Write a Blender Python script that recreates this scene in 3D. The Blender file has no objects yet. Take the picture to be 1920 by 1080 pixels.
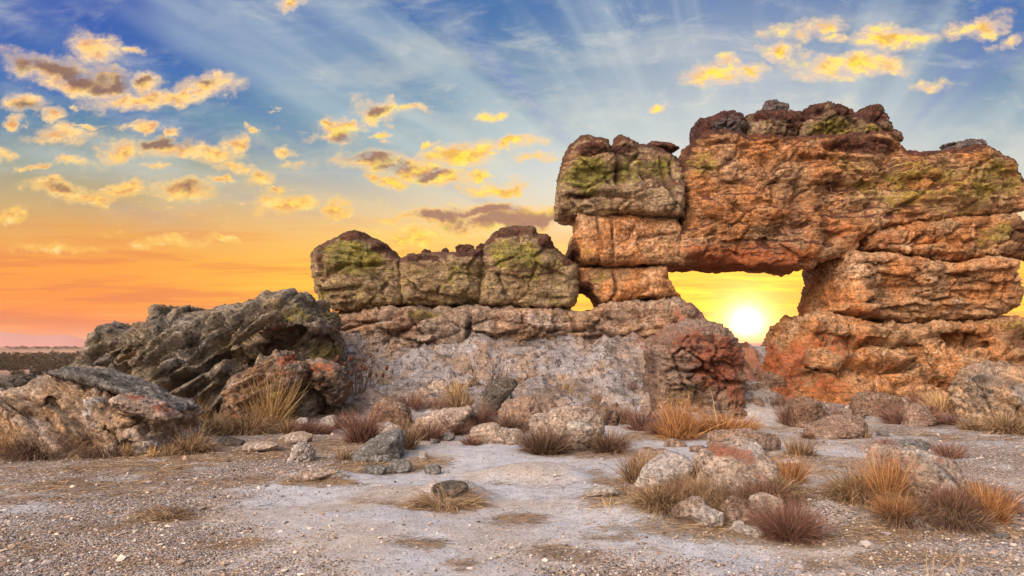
import bpy, bmesh, math, random
import numpy as np
from mathutils import Vector

S = bpy.context.scene
C = S.collection
# ------------------------------------------------------------------ camera
F = 1280.0                       # focal length in pixels of a 1920 wide frame
PITCH = math.atan(103 / F)
CAM = np.array([0.0, 0.0, 1.6])
cam_d = bpy.data.cameras.new('camera'); cam = bpy.data.objects.new('camera', cam_d); C.objects.link(cam)
cam.location = CAM; cam.rotation_euler = (math.pi / 2 + PITCH, 0, 0)
cam_d.sensor_width = 36; cam_d.lens = 36 * F / 1920; cam_d.clip_start = .05; cam_d.clip_end = 40000
S.camera = cam
cp, sp = math.cos(PITCH), math.sin(PITCH)

def ray(px, py):
    cx = (np.asarray(px, float) - 960) / F; cy = (540 - np.asarray(py, float)) / F
    return cx, cp - sp * cy, sp + cp * cy

def at(px, py, Y):               # world point seen at (px, py) on the vertical plane y = Y
    dx, dy, dz = ray(px, py)
    return dx / dy * Y, dz / dy * Y + CAM[2]

def uv(px, py):                  # direction of a sky feature as x/y, z/y
    dx, dy, dz = ray(px, py)
    return float(dx / dy), float(dz / dy)

SU, SV = uv(1400, 607)
SUN = Vector((SU, 1, SV)).normalized()

# ------------------------------------------------------------------ colour
def lin(c):
    c = np.array(c, float) / 255
    r = np.where(c <= .04045, c / 12.92, ((c + .055) / 1.055) ** 2.4)
    return (float(r[0]), float(r[1]), float(r[2]), 1.0)

S.view_settings.view_transform = 'Standard'; S.view_settings.look = 'None'
S.view_settings.exposure = 0.0; S.view_settings.gamma = 1.0
S.render.engine = 'CYCLES'
S.cycles.max_bounces = 4; S.cycles.diffuse_bounces = 3; S.cycles.glossy_bounces = 1
S.cycles.transmission_bounces = 2; S.cycles.transparent_max_bounces = 4; S.cycles.volume_bounces = 0
S.cycles.caustics_reflective = False; S.cycles.caustics_refractive = False
S.cycles.use_denoising = True
S.cycles.sample_clamp_indirect = 6.0

# ------------------------------------------------------------------ node helper
class NT:
    def __init__(s, tree): s.t = tree; s.n = tree.nodes; s.l = tree.links
    def set(s, sock, v):
        if v is None: return
        if hasattr(v, 'is_output') and v.is_output: s.l.new(v, sock)
        else: sock.default_value = v
    def math(s, op, a, b=None, c=None, clamp=False):
        n = s.n.new('ShaderNodeMath'); n.operation = op; n.use_clamp = clamp
        s.set(n.inputs[0], a); s.set(n.inputs[1], b); s.set(n.inputs[2], c); return n.outputs[0]
    def vmath(s, op, a, b=None):
        n = s.n.new('ShaderNodeVectorMath'); n.operation = op
        s.set(n.inputs[0], a); s.set(n.inputs[1], b)
        return n.outputs['Value'] if op in ('DOT_PRODUCT', 'LENGTH') else n.outputs[0]
    def mix(s, f, a, b, mode='MIX'):
        n = s.n.new('ShaderNodeMix'); n.data_type = 'RGBA'; n.blend_type = mode; n.clamp_factor = True
        s.set(n.inputs[0], f); s.set(n.inputs[6], a); s.set(n.inputs[7], b); return n.outputs[2]
    def rng(s, v, a, b, c=0.0, d=1.0, smooth=True):
        n = s.n.new('ShaderNodeMapRange'); n.interpolation_type = 'SMOOTHSTEP' if smooth else 'LINEAR'; n.clamp = True
        s.set(n.inputs[0], v)
        for k, q in zip((1, 2, 3, 4), (a, b, c, d)): n.inputs[k].default_value = q
        return n.outputs[0]
    def noise(s, vec, scale, detail=4, rough=.55, dist=0.0, color=False):
        n = s.n.new('ShaderNodeTexNoise'); s.set(n.inputs['Vector'], vec)
        n.inputs['Scale'].default_value = scale; n.inputs['Detail'].default_value = detail
        n.inputs['Roughness'].default_value = rough; n.inputs['Distortion'].default_value = dist
        return n.outputs[1] if color else n.outputs[0]
    def voro(s, vec, scale, feature='F1', out=0, rnd=1.0):
        n = s.n.new('ShaderNodeTexVoronoi'); n.feature = feature; s.set(n.inputs['Vector'], vec)
        n.inputs['Scale'].default_value = scale; n.inputs['Randomness'].default_value = rnd
        return n.outputs[out]
    def mapping(s, vec, loc=(0, 0, 0), rot=(0, 0, 0), sc=(1, 1, 1), kind='POINT'):
        n = s.n.new('ShaderNodeMapping'); n.vector_type = kind; s.set(n.inputs[0], vec)
        n.inputs[1].default_value = loc; n.inputs[2].default_value = rot; n.inputs[3].default_value = sc
        return n.outputs[0]
    def ramp(s, v, stops, interp='EASE'):
        n = s.n.new('ShaderNodeValToRGB'); s.set(n.inputs[0], v); e = n.color_ramp.elements
        n.color_ramp.interpolation = interp
        while len(e) < len(stops): e.new(.5)
        for q, (p, c) in zip(e, stops): q.position = p; q.color = c
        return n.outputs[0]
    def attr(s, name, out='Fac'):
        n = s.n.new('ShaderNodeAttribute'); n.attribute_name = name; return n.outputs[out]
    def comb(s, x, y, z):
        n = s.n.new('ShaderNodeCombineXYZ')
        for i, q in enumerate((x, y, z)): s.set(n.inputs[i], q)
        return n.outputs[0]

# ------------------------------------------------------------------ sky
W = bpy.data.worlds.new('World'); S.world = W; W.use_nodes = True
W.node_tree.nodes.clear()
N = NT(W.node_tree)
out = N.n.new('ShaderNodeOutputWorld'); bg = N.n.new('ShaderNodeBackground')
N.l.new(bg.outputs[0], out.inputs[0])
tc = N.n.new('ShaderNodeTexCoord'); D = tc.outputs['Generated']
sx = N.n.new('ShaderNodeSeparateXYZ'); N.l.new(D, sx.inputs[0]); X, Yd, Z = sx.outputs
ys = N.math('MAXIMUM', Yd, .08)
U = N.math('DIVIDE', X, ys); V = N.math('DIVIDE', Z, ys)
P = N.comb(U, V, 0.0)
vn = N.math('DIVIDE', V, .6, clamp=True)
def st(lst): return [((643 - py) / F / .6, lin(c)) for py, c in lst]
left = N.ramp(vn, st([(643, (250, 116, 72)), (615, (250, 124, 58)), (570, (252, 140, 46)), (500, (250, 156, 50)), (440, (236, 164, 70)),
                      (380, (204, 170, 112)), (300, (146, 156, 142)), (220, (78, 130, 164)), (130, (40, 104, 176)), (0, (24, 84, 174))]), 'LINEAR')
right = N.ramp(vn, st([(643, (255, 205, 30)), (560, (255, 214, 30)), (500, (255, 212, 60)), (440, (250, 204, 110)), (390, (226, 204, 160)),
                       (320, (184, 198, 194)), (240, (132, 170, 186)), (150, (82, 136, 174)), (0, (48, 110, 170))]), 'LINEAR')
mixlr = N.rng(U, -.66, -.02)
base = N.mix(mixlr, left, right)
# rays of light and shade spreading from the sun
du = N.math('SUBTRACT', U, SU); dv = N.math('SUBTRACT', V, SV)
ang = N.math('ARCTAN2', dv, du)
rad = N.vmath('LENGTH', N.comb(du, dv, 0.0))
rays = N.noise(N.comb(N.math('MULTIPLY', ang, 4.6), N.math('MULTIPLY', rad, .8), 2.3), 1.5, 3, .5, .25)
rmask = N.math('MULTIPLY', N.rng(V, .10, .30), N.rng(rad, .12, .45))
wisp = N.noise(N.mapping(P, rot=(0, 0, .35), sc=(3.0, 9.0, 1)), 1.0, 7, .62, .4)
pale = lin((190, 208, 212)); deep = lin((40, 104, 186))
rf = N.math('MULTIPLY', N.rng(rays, .46, .68), rmask)
base = N.mix(N.math('MULTIPLY', rf, N.rng(U, -.3, .4, .48, .30)), base, pale)
rd = N.math('MULTIPLY', N.rng(rays, .48, .30), rmask)
base = N.mix(N.math('MULTIPLY', rd, .66), base, deep)
wf = N.math('MULTIPLY', N.rng(wisp, .46, .70), N.rng(V, .12, .28))
base = N.mix(N.math('MULTIPLY', wf, .45), base, lin((214, 216, 204)))
wisp2 = N.noise(N.mapping(P, loc=(5, 3, 0), rot=(0, 0, -.2), sc=(7, 15, 1)), 1.0, 9, .68, .5)
base = N.mix(N.math('MULTIPLY', N.math('MULTIPLY', N.rng(wisp2, .50, .74), N.rng(V, .14, .30)), N.rng(U, -.75, .3, .25, .55)), base, N.mix(N.rng(V, .2, .5), lin((238, 220, 170)), lin((216, 220, 208))))
base = N.mix(N.math('MULTIPLY', N.math('MULTIPLY', N.rng(wisp2, .48, .30), N.rng(V, .18, .34)), N.rng(U, -.2, .4, .1, .5)), base, lin((110, 140, 164)))
# thin orange streaks low over the plain
strk = N.noise(N.mapping(P, sc=(2.2, 34, 1)), 1.5, 5, .6, .2)
base = N.mix(N.math('MULTIPLY', N.rng(strk, .46, .60), N.rng(V, .22, .06, 0, .75)), base, N.mix(mixlr, lin((226, 112, 66)), lin((244, 150, 40))))
base = N.mix(N.math('MULTIPLY', N.rng(strk, .47, .32), N.rng(V, .16, .06, 0, .6)), base, N.mix(mixlr, lin((255, 172, 70)), lin((255, 240, 60))))
strk2 = N.noise(N.mapping(P, loc=(2, 7, 0), sc=(4.5, 60, 1)), 1.3, 5, .62, .4)
base = N.mix(N.math('MULTIPLY', N.rng(strk2, .48, .60), N.math('MULTIPLY', N.rng(V, .16, .08), N.rng(U, .05, .2, 0, .8))), base, lin((250, 168, 60)))
# white veil over the sun's column of sky
veil = N.math('MULTIPLY', N.rng(rad, .62, .18), N.rng(V, .10, .24))
base = N.mix(N.math('MULTIPLY', veil, .62), base, lin((228, 232, 226)))
# clouds: soft cores broken up by noise
wn = N.noise(P, 13.0, 5, .62, 0, True)
wv = N.n.new('ShaderNodeVectorMath'); wv.operation = 'MULTIPLY_ADD'
N.l.new(wn, wv.inputs[0]); wv.inputs[1].default_value = (.13, .07, 0); N.l.new(P, wv.inputs[2])
PW = N.vmath('SUBTRACT', wv.outputs[0], (.065, .035, 0))
def blobs(lst, vec):
    acc = None
    for b in lst:
        px, py, rx, ry = b[:4]; rot = b[4] if len(b) > 4 else 0
        u, v = uv(px, py)
        m = N.mapping(vec, (u, v, 0), (0, 0, math.radians(rot)), (rx / F, ry / F, 1), 'TEXTURE')
        g = N.n.new('ShaderNodeTexGradient'); g.gradient_type = 'SPHERICAL'; N.l.new(m, g.inputs[0])
        o = g.outputs[1]
        if len(b) > 5: o = N.math('MULTIPLY', o, b[5])
        acc = o if acc is None else N.math('MAXIMUM', acc, o)
    return acc
CL = [(100, 126, 130, 44, -12), (175, 155, 95, 40, -14), (272, 158, 56, 30), (390, 166, 80, 34, 8), (250, 188, 110, 26), (330, 188, 70, 20),
      (185, 88, 80, 44, -25, .8), (248, 98, 26, 14), (36, 198, 60, 28), (106, 216, 44, 22), (118, 254, 96, 28, 6), (310, 276, 100, 26, -3),
      (390, 284, 90, 22), (444, 264, 36, 22), (214, 282, 46, 34, 0, .9), (262, 236, 56, 14), (330, 248, 30, 12), (110, 352, 90, 22, -6), (160, 368, 80, 18),
      (228, 356, 66, 20), (340, 356, 84, 30), (492, 326, 58, 22), (440, 308, 80, 16, -8, .8), (546, 274, 38, 16), (6, 232, 28, 18), (4, 288, 34, 20), (14, 400, 50, 28),
      (650, 232, 40, 14), (600, 230, 26, 10), (810, 262, 30, 10), (1000, 300, 60, 14, 0, .7), (890, 320, 34, 12), (560, 300, 40, 12, 0, .7), (470, 240, 22, 9), (180, 230, 22, 9), (160, 200, 20, 8), (400, 330, 34, 10), (290, 310, 40, 9), (70, 310, 40, 10), (520, 350, 30, 9), (1380, 110, 40, 16, 0, .7), (1560, 70, 40, 14, 0, .7), (1740, 150, 60, 16, 0, .7), (1890, 80, 40, 20, 0, .7), (625, 244, 66, 30, -12), (706, 206, 62, 30), (776, 200, 34, 16), (910, 224, 42, 14), (710, 254, 34, 11), (700, 304, 110, 28, -2), (775, 312, 100, 26),
      (855, 286, 84, 34, 6), (905, 284, 60, 26), (965, 274, 70, 18, 8), (725, 332, 60, 18), (832, 328, 72, 22), (930, 348, 84, 24), (530, 378, 80, 28), (626, 390, 40, 18),
      (830, 402, 110, 20, -3), (905, 396, 100, 24), (930, 418, 150, 34), (1010, 404, 84, 30), (770, 446, 150, 34, 0, .85), (322, 458, 90, 18, 0, .8), (550, 0, 40, 20),
      (1345, 138, 100, 32, 4, .95), (1412, 134, 60, 28), (1476, 96, 54, 32), (1600, 122, 150, 30, 2), (1670, 78, 110, 30, 3), (1480, 62, 80, 26, 0, .7), (1540, 46, 80, 26, 10, .65),
      (1830, 48, 100, 30, 12, .7), (1246, 200, 22, 14), (100, 470, 120, 14, 0, .6), (420, 446, 60, 12, 0, .7), (140, 305, 60, 14, 0, .8), (760, 405, 70, 12, 0, .8)]
DK = [(90, 118, 110, 26, -10), (150, 138, 90, 24, -14), (205, 158, 50, 18), (305, 268, 76, 15), (690, 296, 70, 14), (700, 202, 34, 15), (745, 308, 70, 14), (830, 401, 100, 16),
      (915, 396, 120, 18), (940, 418, 140, 24), (1010, 408, 90, 22), (640, 254, 46, 16), (820, 322, 44, 12), (350, 350, 50, 14, 0, .7), (110, 350, 60, 12, 0, .6), (270, 152, 34, 12, 0, .8),
      (380, 158, 44, 12, 0, .7), (40, 206, 44, 16, 0, .7)]
cn = N.noise(N.mapping(P, sc=(20, 36, 1)), 1.0, 10, .74, .3)
cb = blobs(CL, PW)
dens = N.math('ADD', cb, N.math('MULTIPLY', N.math('SUBTRACT', cn, .5), 2.5))
alpha = N.math('MULTIPLY', N.math('MAXIMUM', N.rng(dens, .30, .62), N.math('MULTIPLY', N.rng(dens, -.15, .70), .72)), N.rng(cb, .0, .30))
halo = N.math('MULTIPLY', N.rng(cb, .0, .7), .35)
base = N.mix(halo, base, N.mix(N.rng(V, .12, .45), lin((252, 214, 120)), lin((226, 214, 186))))
fl = N.noise(N.mapping(P, loc=(4, 9, 0), sc=(34, 66, 1)), 1.0, 6, .62, .3)
flz = N.math('MULTIPLY', N.rng(N.noise(N.mapping(P, loc=(1, 2, 0), sc=(5, 9, 1)), 1.0, 3, .5), .46, .60), N.math('MULTIPLY', N.rng(V, .13, .2), N.math('MULTIPLY', N.rng(U, .1, -.25), N.rng(V, .42, .34))))
alpha = N.math('MAXIMUM', alpha, N.math('MULTIPLY', N.math('MULTIPLY', N.rng(fl, .56, .70), flz), .8))
core = N.rng(dens, .40, 1.05)
bright = N.mix(N.rng(U, -.6, .05), lin((255, 206, 104)), lin((255, 228, 60)))
edge = N.mix(N.rng(V, .15, .42), lin((255, 200, 90)), lin((255, 214, 170)))
cn2 = N.noise(N.mapping(N.vmath('ADD', P, (.006, -.010, 0)), sc=(20, 36, 1)), 1.0, 6, .64, .3)
lit_ = N.math('ADD', .5, N.math('MULTIPLY', N.math('SUBTRACT', cn, cn2), 4.0))
ccol = N.mix(core, edge, bright)
ccol = N.mix(N.math('MULTIPLY', N.rng(lit_, .55, .15), N.math('MULTIPLY', N.rng(dens, .3, .8), .7)), ccol, N.mix(N.rng(U, -.5, .1), lin((214, 136, 92)), lin((226, 160, 70))))
ccol = N.mix(N.math('MULTIPLY', N.rng(lit_, .62, .95), .55), ccol, N.mix(N.rng(U, -.5, 0), lin((255, 226, 160)), lin((255, 240, 110))))
db = blobs(DK, PW)
dk = N.rng(N.math('ADD', db, N.math('MULTIPLY', N.math('SUBTRACT', cn, .5), .9)), .02, .75)
ccol = N.mix(N.math('MULTIPLY', dk, .88), ccol, N.mix(N.rng(U, -.5, -.05), lin((112, 78, 82)), lin((138, 92, 100))))
front = N.mix(alpha, base, ccol)
# the glare round the sun itself
dot = N.vmath('DOT_PRODUCT', D, tuple(SUN))
a2 = N.math('MULTIPLY', N.math('SUBTRACT', 1.0, dot), 2.0)          # about angle squared
an = N.math('SQRT', N.math('MAXIMUM', a2, 0.0))
def glow(w, k, c):
    g = N.math('MULTIPLY', N.math('POWER', 2.718, N.math('MULTIPLY', an, -1 / w)), k)
    v = N.n.new('ShaderNodeVectorMath'); v.operation = 'SCALE'; v.inputs[0].default_value = c; N.l.new(g, v.inputs['Scale']); return v.outputs[0]
front = N.mix(1.0, front, glow(.013, 7.0, (1, .93, .72)), 'ADD')
front = N.mix(1.0, front, glow(.040, .8, (1, .55, .05)), 'ADD')
# unseen sky overhead and behind, tinted pink to blue, tuned to fill rock fronts
zc = N.rng(Z, .0, .9, smooth=False)
BACK = N.ramp(zc, [(0, (.70, .49, .37, 1)), (.3, (.64, .52, .45, 1)), (.65, (.48, .51, .58, 1)), (1, (.50, .60, .82, 1))], 'LINEAR')
lob = N.math('POWER', N.math('MAXIMUM', N.vmath('DOT_PRODUCT', D, tuple(Vector((-.55, -.62, .56)).normalized())), 0.0), 11.0)
ls = N.n.new('ShaderNodeVectorMath'); ls.operation = 'SCALE'; ls.inputs[0].default_value = (15.0, 11.8, 9.1); N.l.new(lob, ls.inputs['Scale'])
BACK = N.mix(1.0, BACK, ls.outputs[0], 'ADD')          # added unseen bright patch of sky, lights the rock fronts from behind the camera
sky = N.mix(N.rng(Yd, .62, .30), front, BACK)
ni = N.n.new('ShaderNodeTexSky'); ni.sky_type = 'NISHITA'; ni.sun_disc = False
ni.sun_elevation = math.asin(SUN.z); ni.sun_rotation = math.atan2(SUN.x, SUN.y)
nis = N.n.new('ShaderNodeVectorMath'); nis.operation = 'SCALE'; N.l.new(ni.outputs[0], nis.inputs[0]); nis.inputs['Scale'].default_value = .02
sky = N.mix(1.0, sky, nis.outputs[0], 'ADD')
N.l.new(sky, bg.inputs[0]); bg.inputs[1].default_value = 1.0

sun_d = bpy.data.lights.new('sun', 'SUN'); sun_d.energy = 4.5; sun_d.angle = math.radians(.5); sun_d.color = (1.0, .42, .12)
sun = bpy.data.objects.new('sun', sun_d); C.objects.link(sun)
sun.rotation_euler = (-SUN).to_track_quat('-Z', 'Y').to_euler()

# ------------------------------------------------------------------ numpy noise
_g = np.random.RandomState(7).normal(size=(256, 3)); _g /= np.linalg.norm(_g, axis=1)[:, None]
def _hash(i, j, k, seed):
    h = (i.astype(np.uint32) * np.uint32(374761393) + j.astype(np.uint32) * np.uint32(668265263) + k.astype(np.uint32) * np.uint32(2246822519)
         + np.uint32((seed * 3266489917) & 0xffffffff))
    h = (h ^ (h >> np.uint32(13))) * np.uint32(1274126177)
    return h ^ (h >> np.uint32(16))
def perlin(p, seed=0):
    pi = np.floor(p).astype(np.int64); f = p - pi; w = f * f * f * (f * (f * 6 - 15) + 10)
    r = np.zeros(len(p))
    for a in (0, 1):
        for b in (0, 1):
            for c in (0, 1):
                g = _g[_hash(pi[:, 0] + a, pi[:, 1] + b, pi[:, 2] + c, seed) & 255]
                dd = (f[:, 0] - a) * g[:, 0] + (f[:, 1] - b) * g[:, 1] + (f[:, 2] - c) * g[:, 2]
                r += dd * (w[:, 0] if a else 1 - w[:, 0]) * (w[:, 1] if b else 1 - w[:, 1]) * (w[:, 2] if c else 1 - w[:, 2])
    return r * 1.5
def fbm(p, octv=4, seed=0, gain=.5, ridge=False):
    r = np.zeros(len(p)); a = 1.0; q = np.array(p, float)
    for o in range(octv):
        n = perlin(q, seed + o * 17)
        r += a * ((1 - 2 * np.abs(n)) if ridge else n); a *= gain; q = q * 2.03 + 11.3
    return r
def voronoi(p, seed=0):
    pi = np.floor(p).astype(np.int64); f1 = np.full(len(p), 9.); f2 = np.full(len(p), 9.); cid = np.zeros(len(p))
    for a in (-1, 0, 1):
        for b in (-1, 0, 1):
            for c in (-1, 0, 1):
                ci, cj, ck = pi[:, 0] + a, pi[:, 1] + b, pi[:, 2] + c
                h = _hash(ci, cj, ck, seed)
                o = np.stack([ci + (h & 1023) / 1023., cj + ((h >> 10) & 1023) / 1023., ck + ((h >> 20) & 1023) / 1023.], 1)
                d = np.linalg.norm(o - p, axis=1)
                m = d < f1
                f2 = np.where(m, f1, np.minimum(f2, d)); f1 = np.where(m, d, f1)
                cid = np.where(m, ((h * np.uint32(2654435761)) >> np.uint32(8)) / float(1 << 24), cid)
    return f1, f2, cid
def sstep(a, b, x):
    t = np.clip((x - a) / (b - a), 0, 1); return t * t * (3 - 2 * t)

def seg_dist(pt, poly, closed=True):
    d = np.full(len(pt), 1e9); n = len(poly)
    for i in range(n if closed else n - 1):
        a = poly[i]; b = poly[(i + 1) % n]; e = b - a
        t = np.clip(((pt - a) @ e) / max(e @ e, 1e-12), 0, 1)
        d = np.minimum(d, np.hypot(pt[:, 0] - a[0] - t * e[0], pt[:, 1] - a[1] - t * e[1]))
    return d
def inside(pt, poly):
    r = np.zeros(len(pt), bool); n = len(poly); x, z = pt[:, 0], pt[:, 1]
    for i in range(n):
        a = poly[i]; b = poly[(i + 1) % n]
        if a[1] == b[1]: continue
        c = (a[1] > z) != (b[1] > z)
        r ^= c & (x < (b[0] - a[0]) * (z - a[1]) / (b[1] - a[1]) + a[0])
    return r

# ------------------------------------------------------------------ ground height
MOUND = []
def ramp_h(x, y):
    r = np.clip((y - 13.0) / 4.3, 0, 1) ** 1.6 * 1.5
    r = r * sstep(-7.6, -5.6, x) * (1 - .85 * sstep(5.5, 6.2, x) * sstep(19.5, 17.0, y))
    return r
def ground_h(x, y, fine=False):
    x = np.atleast_1d(np.asarray(x, float)); y = np.atleast_1d(np.asarray(y, float))
    h = ramp_h(x, y)
    edge = 21.0 - 7.0 * sstep(-8, -11, x)
    fall = sstep(0, 1, np.clip((y - edge) / 110.0, 0, 1)) ** .8
    h = h * (1 - sstep(0, 12, y - edge)) - 14.0 * fall
    q = np.stack([x, y, np.zeros_like(x)], 1)
    near = 1 - sstep(25, 60, np.hypot(x, y))
    h = h + near * (.05 * fbm(q / 2.2, 3, 3) + .012 * fbm(q * 1.6, 3, 5))
    for mx, my, rx, ry, hh in MOUND:
        r = np.hypot((x - mx) / rx, (y - my) / ry) + .18 * fbm(q * 1.3, 2, 9)
        h = h + hh * (1 - sstep(.25, 1.0, r))
    if fine:
        h = h + near * .006 * fbm(q * 7, 3, 8)
    return h
def ground_at(px, py):           # where the sight line through a pixel meets the ground
    dx, dy, dz = ray(px, py)
    yy = np.concatenate([np.arange(3.0, 25, .02), np.arange(25, 200, .5)])
    z = CAM[2] + dz / dy * yy; h = ground_h(dx / dy * yy, yy)
    k = np.argmax(z <= h)
    return float(dx / dy * yy[k]), float(yy[k]), float(h[k])

# ------------------------------------------------------------------ scene helpers
def tag(o, label=None, cat=None, group=None, kind=None):
    for k, v in (('label', label), ('category', cat), ('group', group), ('kind', kind)):
        if v: o[k] = v
    return o
def new_mesh(name, co, faces, mat, attrs=None, smooth=True):
    me = bpy.data.meshes.new(name)
    co = np.asarray(co, np.float32); faces = np.asarray(faces, np.int32); n, k = faces.shape
    me.vertices.add(len(co)); me.vertices.foreach_set('co', co.ravel())
    me.loops.add(n * k); me.loops.foreach_set('vertex_index', faces.ravel())
    me.polygons.add(n); me.polygons.foreach_set('loop_start', np.arange(0, n * k, k, dtype=np.int32))
    me.update(calc_edges=True)
    me.polygons.foreach_set('use_smooth', np.full(n, smooth))
    for a, v in (attrs or {}).items():
        t = me.attributes.new(a, 'FLOAT', 'POINT'); t.data.foreach_set('value', np.asarray(v, np.float32))
    me.materials.append(mat)
    return me
def link(name, me, loc=(0, 0, 0), parent=None):
    o = bpy.data.objects.new(name, me); C.objects.link(o); o.location = loc
    if parent: o.parent = parent
    return o
def empty(name, loc):
    o = bpy.data.objects.new(name, None); C.objects.link(o); o.location = loc; o.empty_display_size = .2
    return o

# ------------------------------------------------------------------ materials
def mat_new(name):
    m = bpy.data.materials.new(name); m.use_nodes = True; t = m.node_tree; t.nodes.clear(); n = NT(t)
    o = n.n.new('ShaderNodeOutputMaterial'); b = n.n.new('ShaderNodeBsdfPrincipled'); n.l.new(b.outputs[0], o.inputs[0])
    b.inputs['Roughness'].default_value = .92; b.inputs['Specular IOR Level'].default_value = .18
    return m, n, b
G = lambda r, g, b: (r, g, b, 1.0)
def rock_mat(name, a, b, dark, sc=1.0, tilt=0.0, lich=G(.34, .32, .06), crust=G(.070, .026, .020), pale=G(.66, .62, .60), red=G(.48, .10, .035), dk=.5, spk=1.0, strata=.55, bump=1.0):
    m, n, bs = mat_new(name)
    tcn = n.n.new('ShaderNodeTexCoord'); O = tcn.outputs['Object']
    big = n.noise(O, .9 * sc, 5, .6, .3)
    col = n.mix(n.rng(big, .36, .62), a, b)
    M = n.mapping(n.mapping(O, rot=(0, math.radians(tilt), 0)), sc=(.8 * sc, .8 * sc, 6.0 * sc))
    stn = n.noise(M, 1.3, 7, .68, .5)
    col = n.mix(n.math('MULTIPLY', n.rng(stn, .50, .72), strata), col, dark)
    col = n.mix(n.math('MULTIPLY', n.rng(stn, .48, .30), strata * .75), col, pale)
    med = n.noise(O, 4.2 * sc, 7, .7, .4)
    blot = n.noise(O, 1.9 * sc, 6, .65, .5)
    col = n.mix(n.math('MULTIPLY', n.rng(blot, .54, .68), dk), col, dark)
    vein = n.noise(n.mapping(O, loc=(3, 1, 7)), 2.6 * sc, 6, .7, .8)
    col = n.mix(n.math('MULTIPLY', n.rng(vein, .57, .68), .35), col, pale)
    fine = n.noise(O, 15 * sc, 6, .74, .2)
    def msk(at_, lo=.36, hi=.92, k=.9):
        return n.rng(n.math('ADD', n.attr(at_), n.math('ADD', n.math('MULTIPLY', n.math('SUBTRACT', med, .5), k * 1.7), n.math('MULTIPLY', n.math('SUBTRACT', fine, .5), k * 1.6))), lo, hi)
    col = n.mix(n.math('MULTIPLY', msk('pale'), .85), col, pale)
    col = n.mix(n.math('MULTIPLY', n.rng(n.math('ADD', n.attr('red'), n.math('ADD', n.math('MULTIPLY', n.math('SUBTRACT', fine, .5), 2.4), n.math('MULTIPLY', n.math('SUBTRACT', med, .5), 1.8))), .50, .90), .74), col, red)
    lc = n.mix(n.rng(blot, .4, .6), lich, G(lich[0] * 1.5, lich[1] * 1.25, lich[2] * 1.4))
    col = n.mix(n.math('MULTIPLY', n.rng(n.math('ADD', n.attr('lichen'), n.math('ADD', n.math('MULTIPLY', n.math('SUBTRACT', fine, .5), 2.6), n.math('MULTIPLY', n.math('SUBTRACT', blot, .5), 1.6))), .52, .86), .82), col, lc)
    col = n.mix(n.math('MULTIPLY', msk('dark'), .85), col, dark)
    col = n.mix(n.math('MULTIPLY', msk('crust', .32, .66, .8), .92), col, n.mix(n.rng(med, .42, .6), crust, G(crust[0] * 1.9, crust[1] * 1.7, crust[2] * 1.8)))
    f = n.rng(fine, .32, .70, 1 - .84 * spk, 1 + .55 * spk, False)
    col = n.mix(1.0, col, n.comb(f, f, f), 'MULTIPLY')
    f2 = n.rng(med, .33, .67, .46, 1.40, False)
    col = n.mix(1.0, col, n.comb(f2, f2, f2), 'MULTIPLY')
    sp_ = n.noise(O, 34 * sc, 3, .6)
    col = n.mix(n.math('MULTIPLY', n.rng(sp_, .58, .68), .65 * spk), col, dark)
    col = n.mix(n.math('MULTIPLY', n.rng(sp_, .40, .30), .40 * spk), col, pale)
    n.l.new(col, bs.inputs['Base Color'])
    pit = n.voro(M, 4.0, 'F1')
    hgt = n.math('ADD', n.math('MULTIPLY', fine, .55), n.math('ADD', n.math('MULTIPLY', med, 1.1), n.math('MULTIPLY', stn, 1.2)))
    bp = n.n.new('ShaderNodeBump'); bp.inputs['Strength'].default_value = 1.0; bp.inputs['Distance'].default_value = .15 * bump
    n.l.new(hgt, bp.inputs['Height']); n.l.new(bp.outputs[0], bs.inputs['Normal'])
    return m

M_ARCH = rock_mat('orange sandstone', G(.76, .33, .12), G(.70, .43, .24), G(.15, .07, .045), pale=G(.78, .56, .40), dk=.45)
M_CAP = rock_mat('crusted sandstone', G(.46, .31, .19), G(.36, .25, .16), G(.10, .055, .045), pale=G(.55, .47, .38), dk=.5)
M_DARKCAP = rock_mat('dark crusted stone', G(.14, .11, .11), G(.24, .20, .19), G(.045, .022, .02), pale=G(.42, .40, .40), dk=.6)
M_MAROON = rock_mat('maroon stone', G(.13, .055, .04), G(.20, .09, .06), G(.05, .02, .018), pale=G(.3, .2, .16), dk=.4)
M_WALL = rock_mat('olive brown sandstone', G(.52, .35, .20), G(.55, .40, .25), G(.10, .065, .045), pale=G(.56, .48, .38), lich=G(.30, .31, .05), dk=.5)
M_HEAD = rock_mat('lichened tan sandstone', G(.62, .38, .20), G(.56, .41, .26), G(.12, .07, .05), pale=G(.66, .52, .40), lich=G(.26, .29, .045), dk=.5)
M_LEDGE = rock_mat('pinkish ledge rock', G(.60, .36, .22), G(.50, .38, .30), G(.14, .10, .085), pale=G(.66, .60, .58), dk=.5)
M_GREY = rock_mat('grey ochre outcrop rock', G(.44, .33, .21), G(.37, .32, .26), G(.04, .037, .035), tilt=34, pale=G(.52, .47, .45), lich=G(.22, .21, .045), red=G(.42, .12, .05), dk=.75, strata=.8)
M_SLAB = rock_mat('rust lichened slab rock', G(.46, .27, .15), G(.34, .27, .22), G(.05, .04, .035), tilt=28, pale=G(.52, .46, .44), red=G(.52, .13, .05), dk=.6, strata=.85)
M_TAN = rock_mat('tan banded rock', G(.72, .46, .27), G(.60, .46, .36), G(.11, .09, .08), tilt=-27, pale=G(.72, .66, .64), red=G(.42, .08, .045), dk=.65, strata=.8)
M_PALE = rock_mat('pale stone', G(.82, .64, .51), G(.68, .52, .44), G(.17, .115, .09), sc=1.6, pale=G(.78, .75, .74), red=G(.46, .11, .04), dk=.45)
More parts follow.
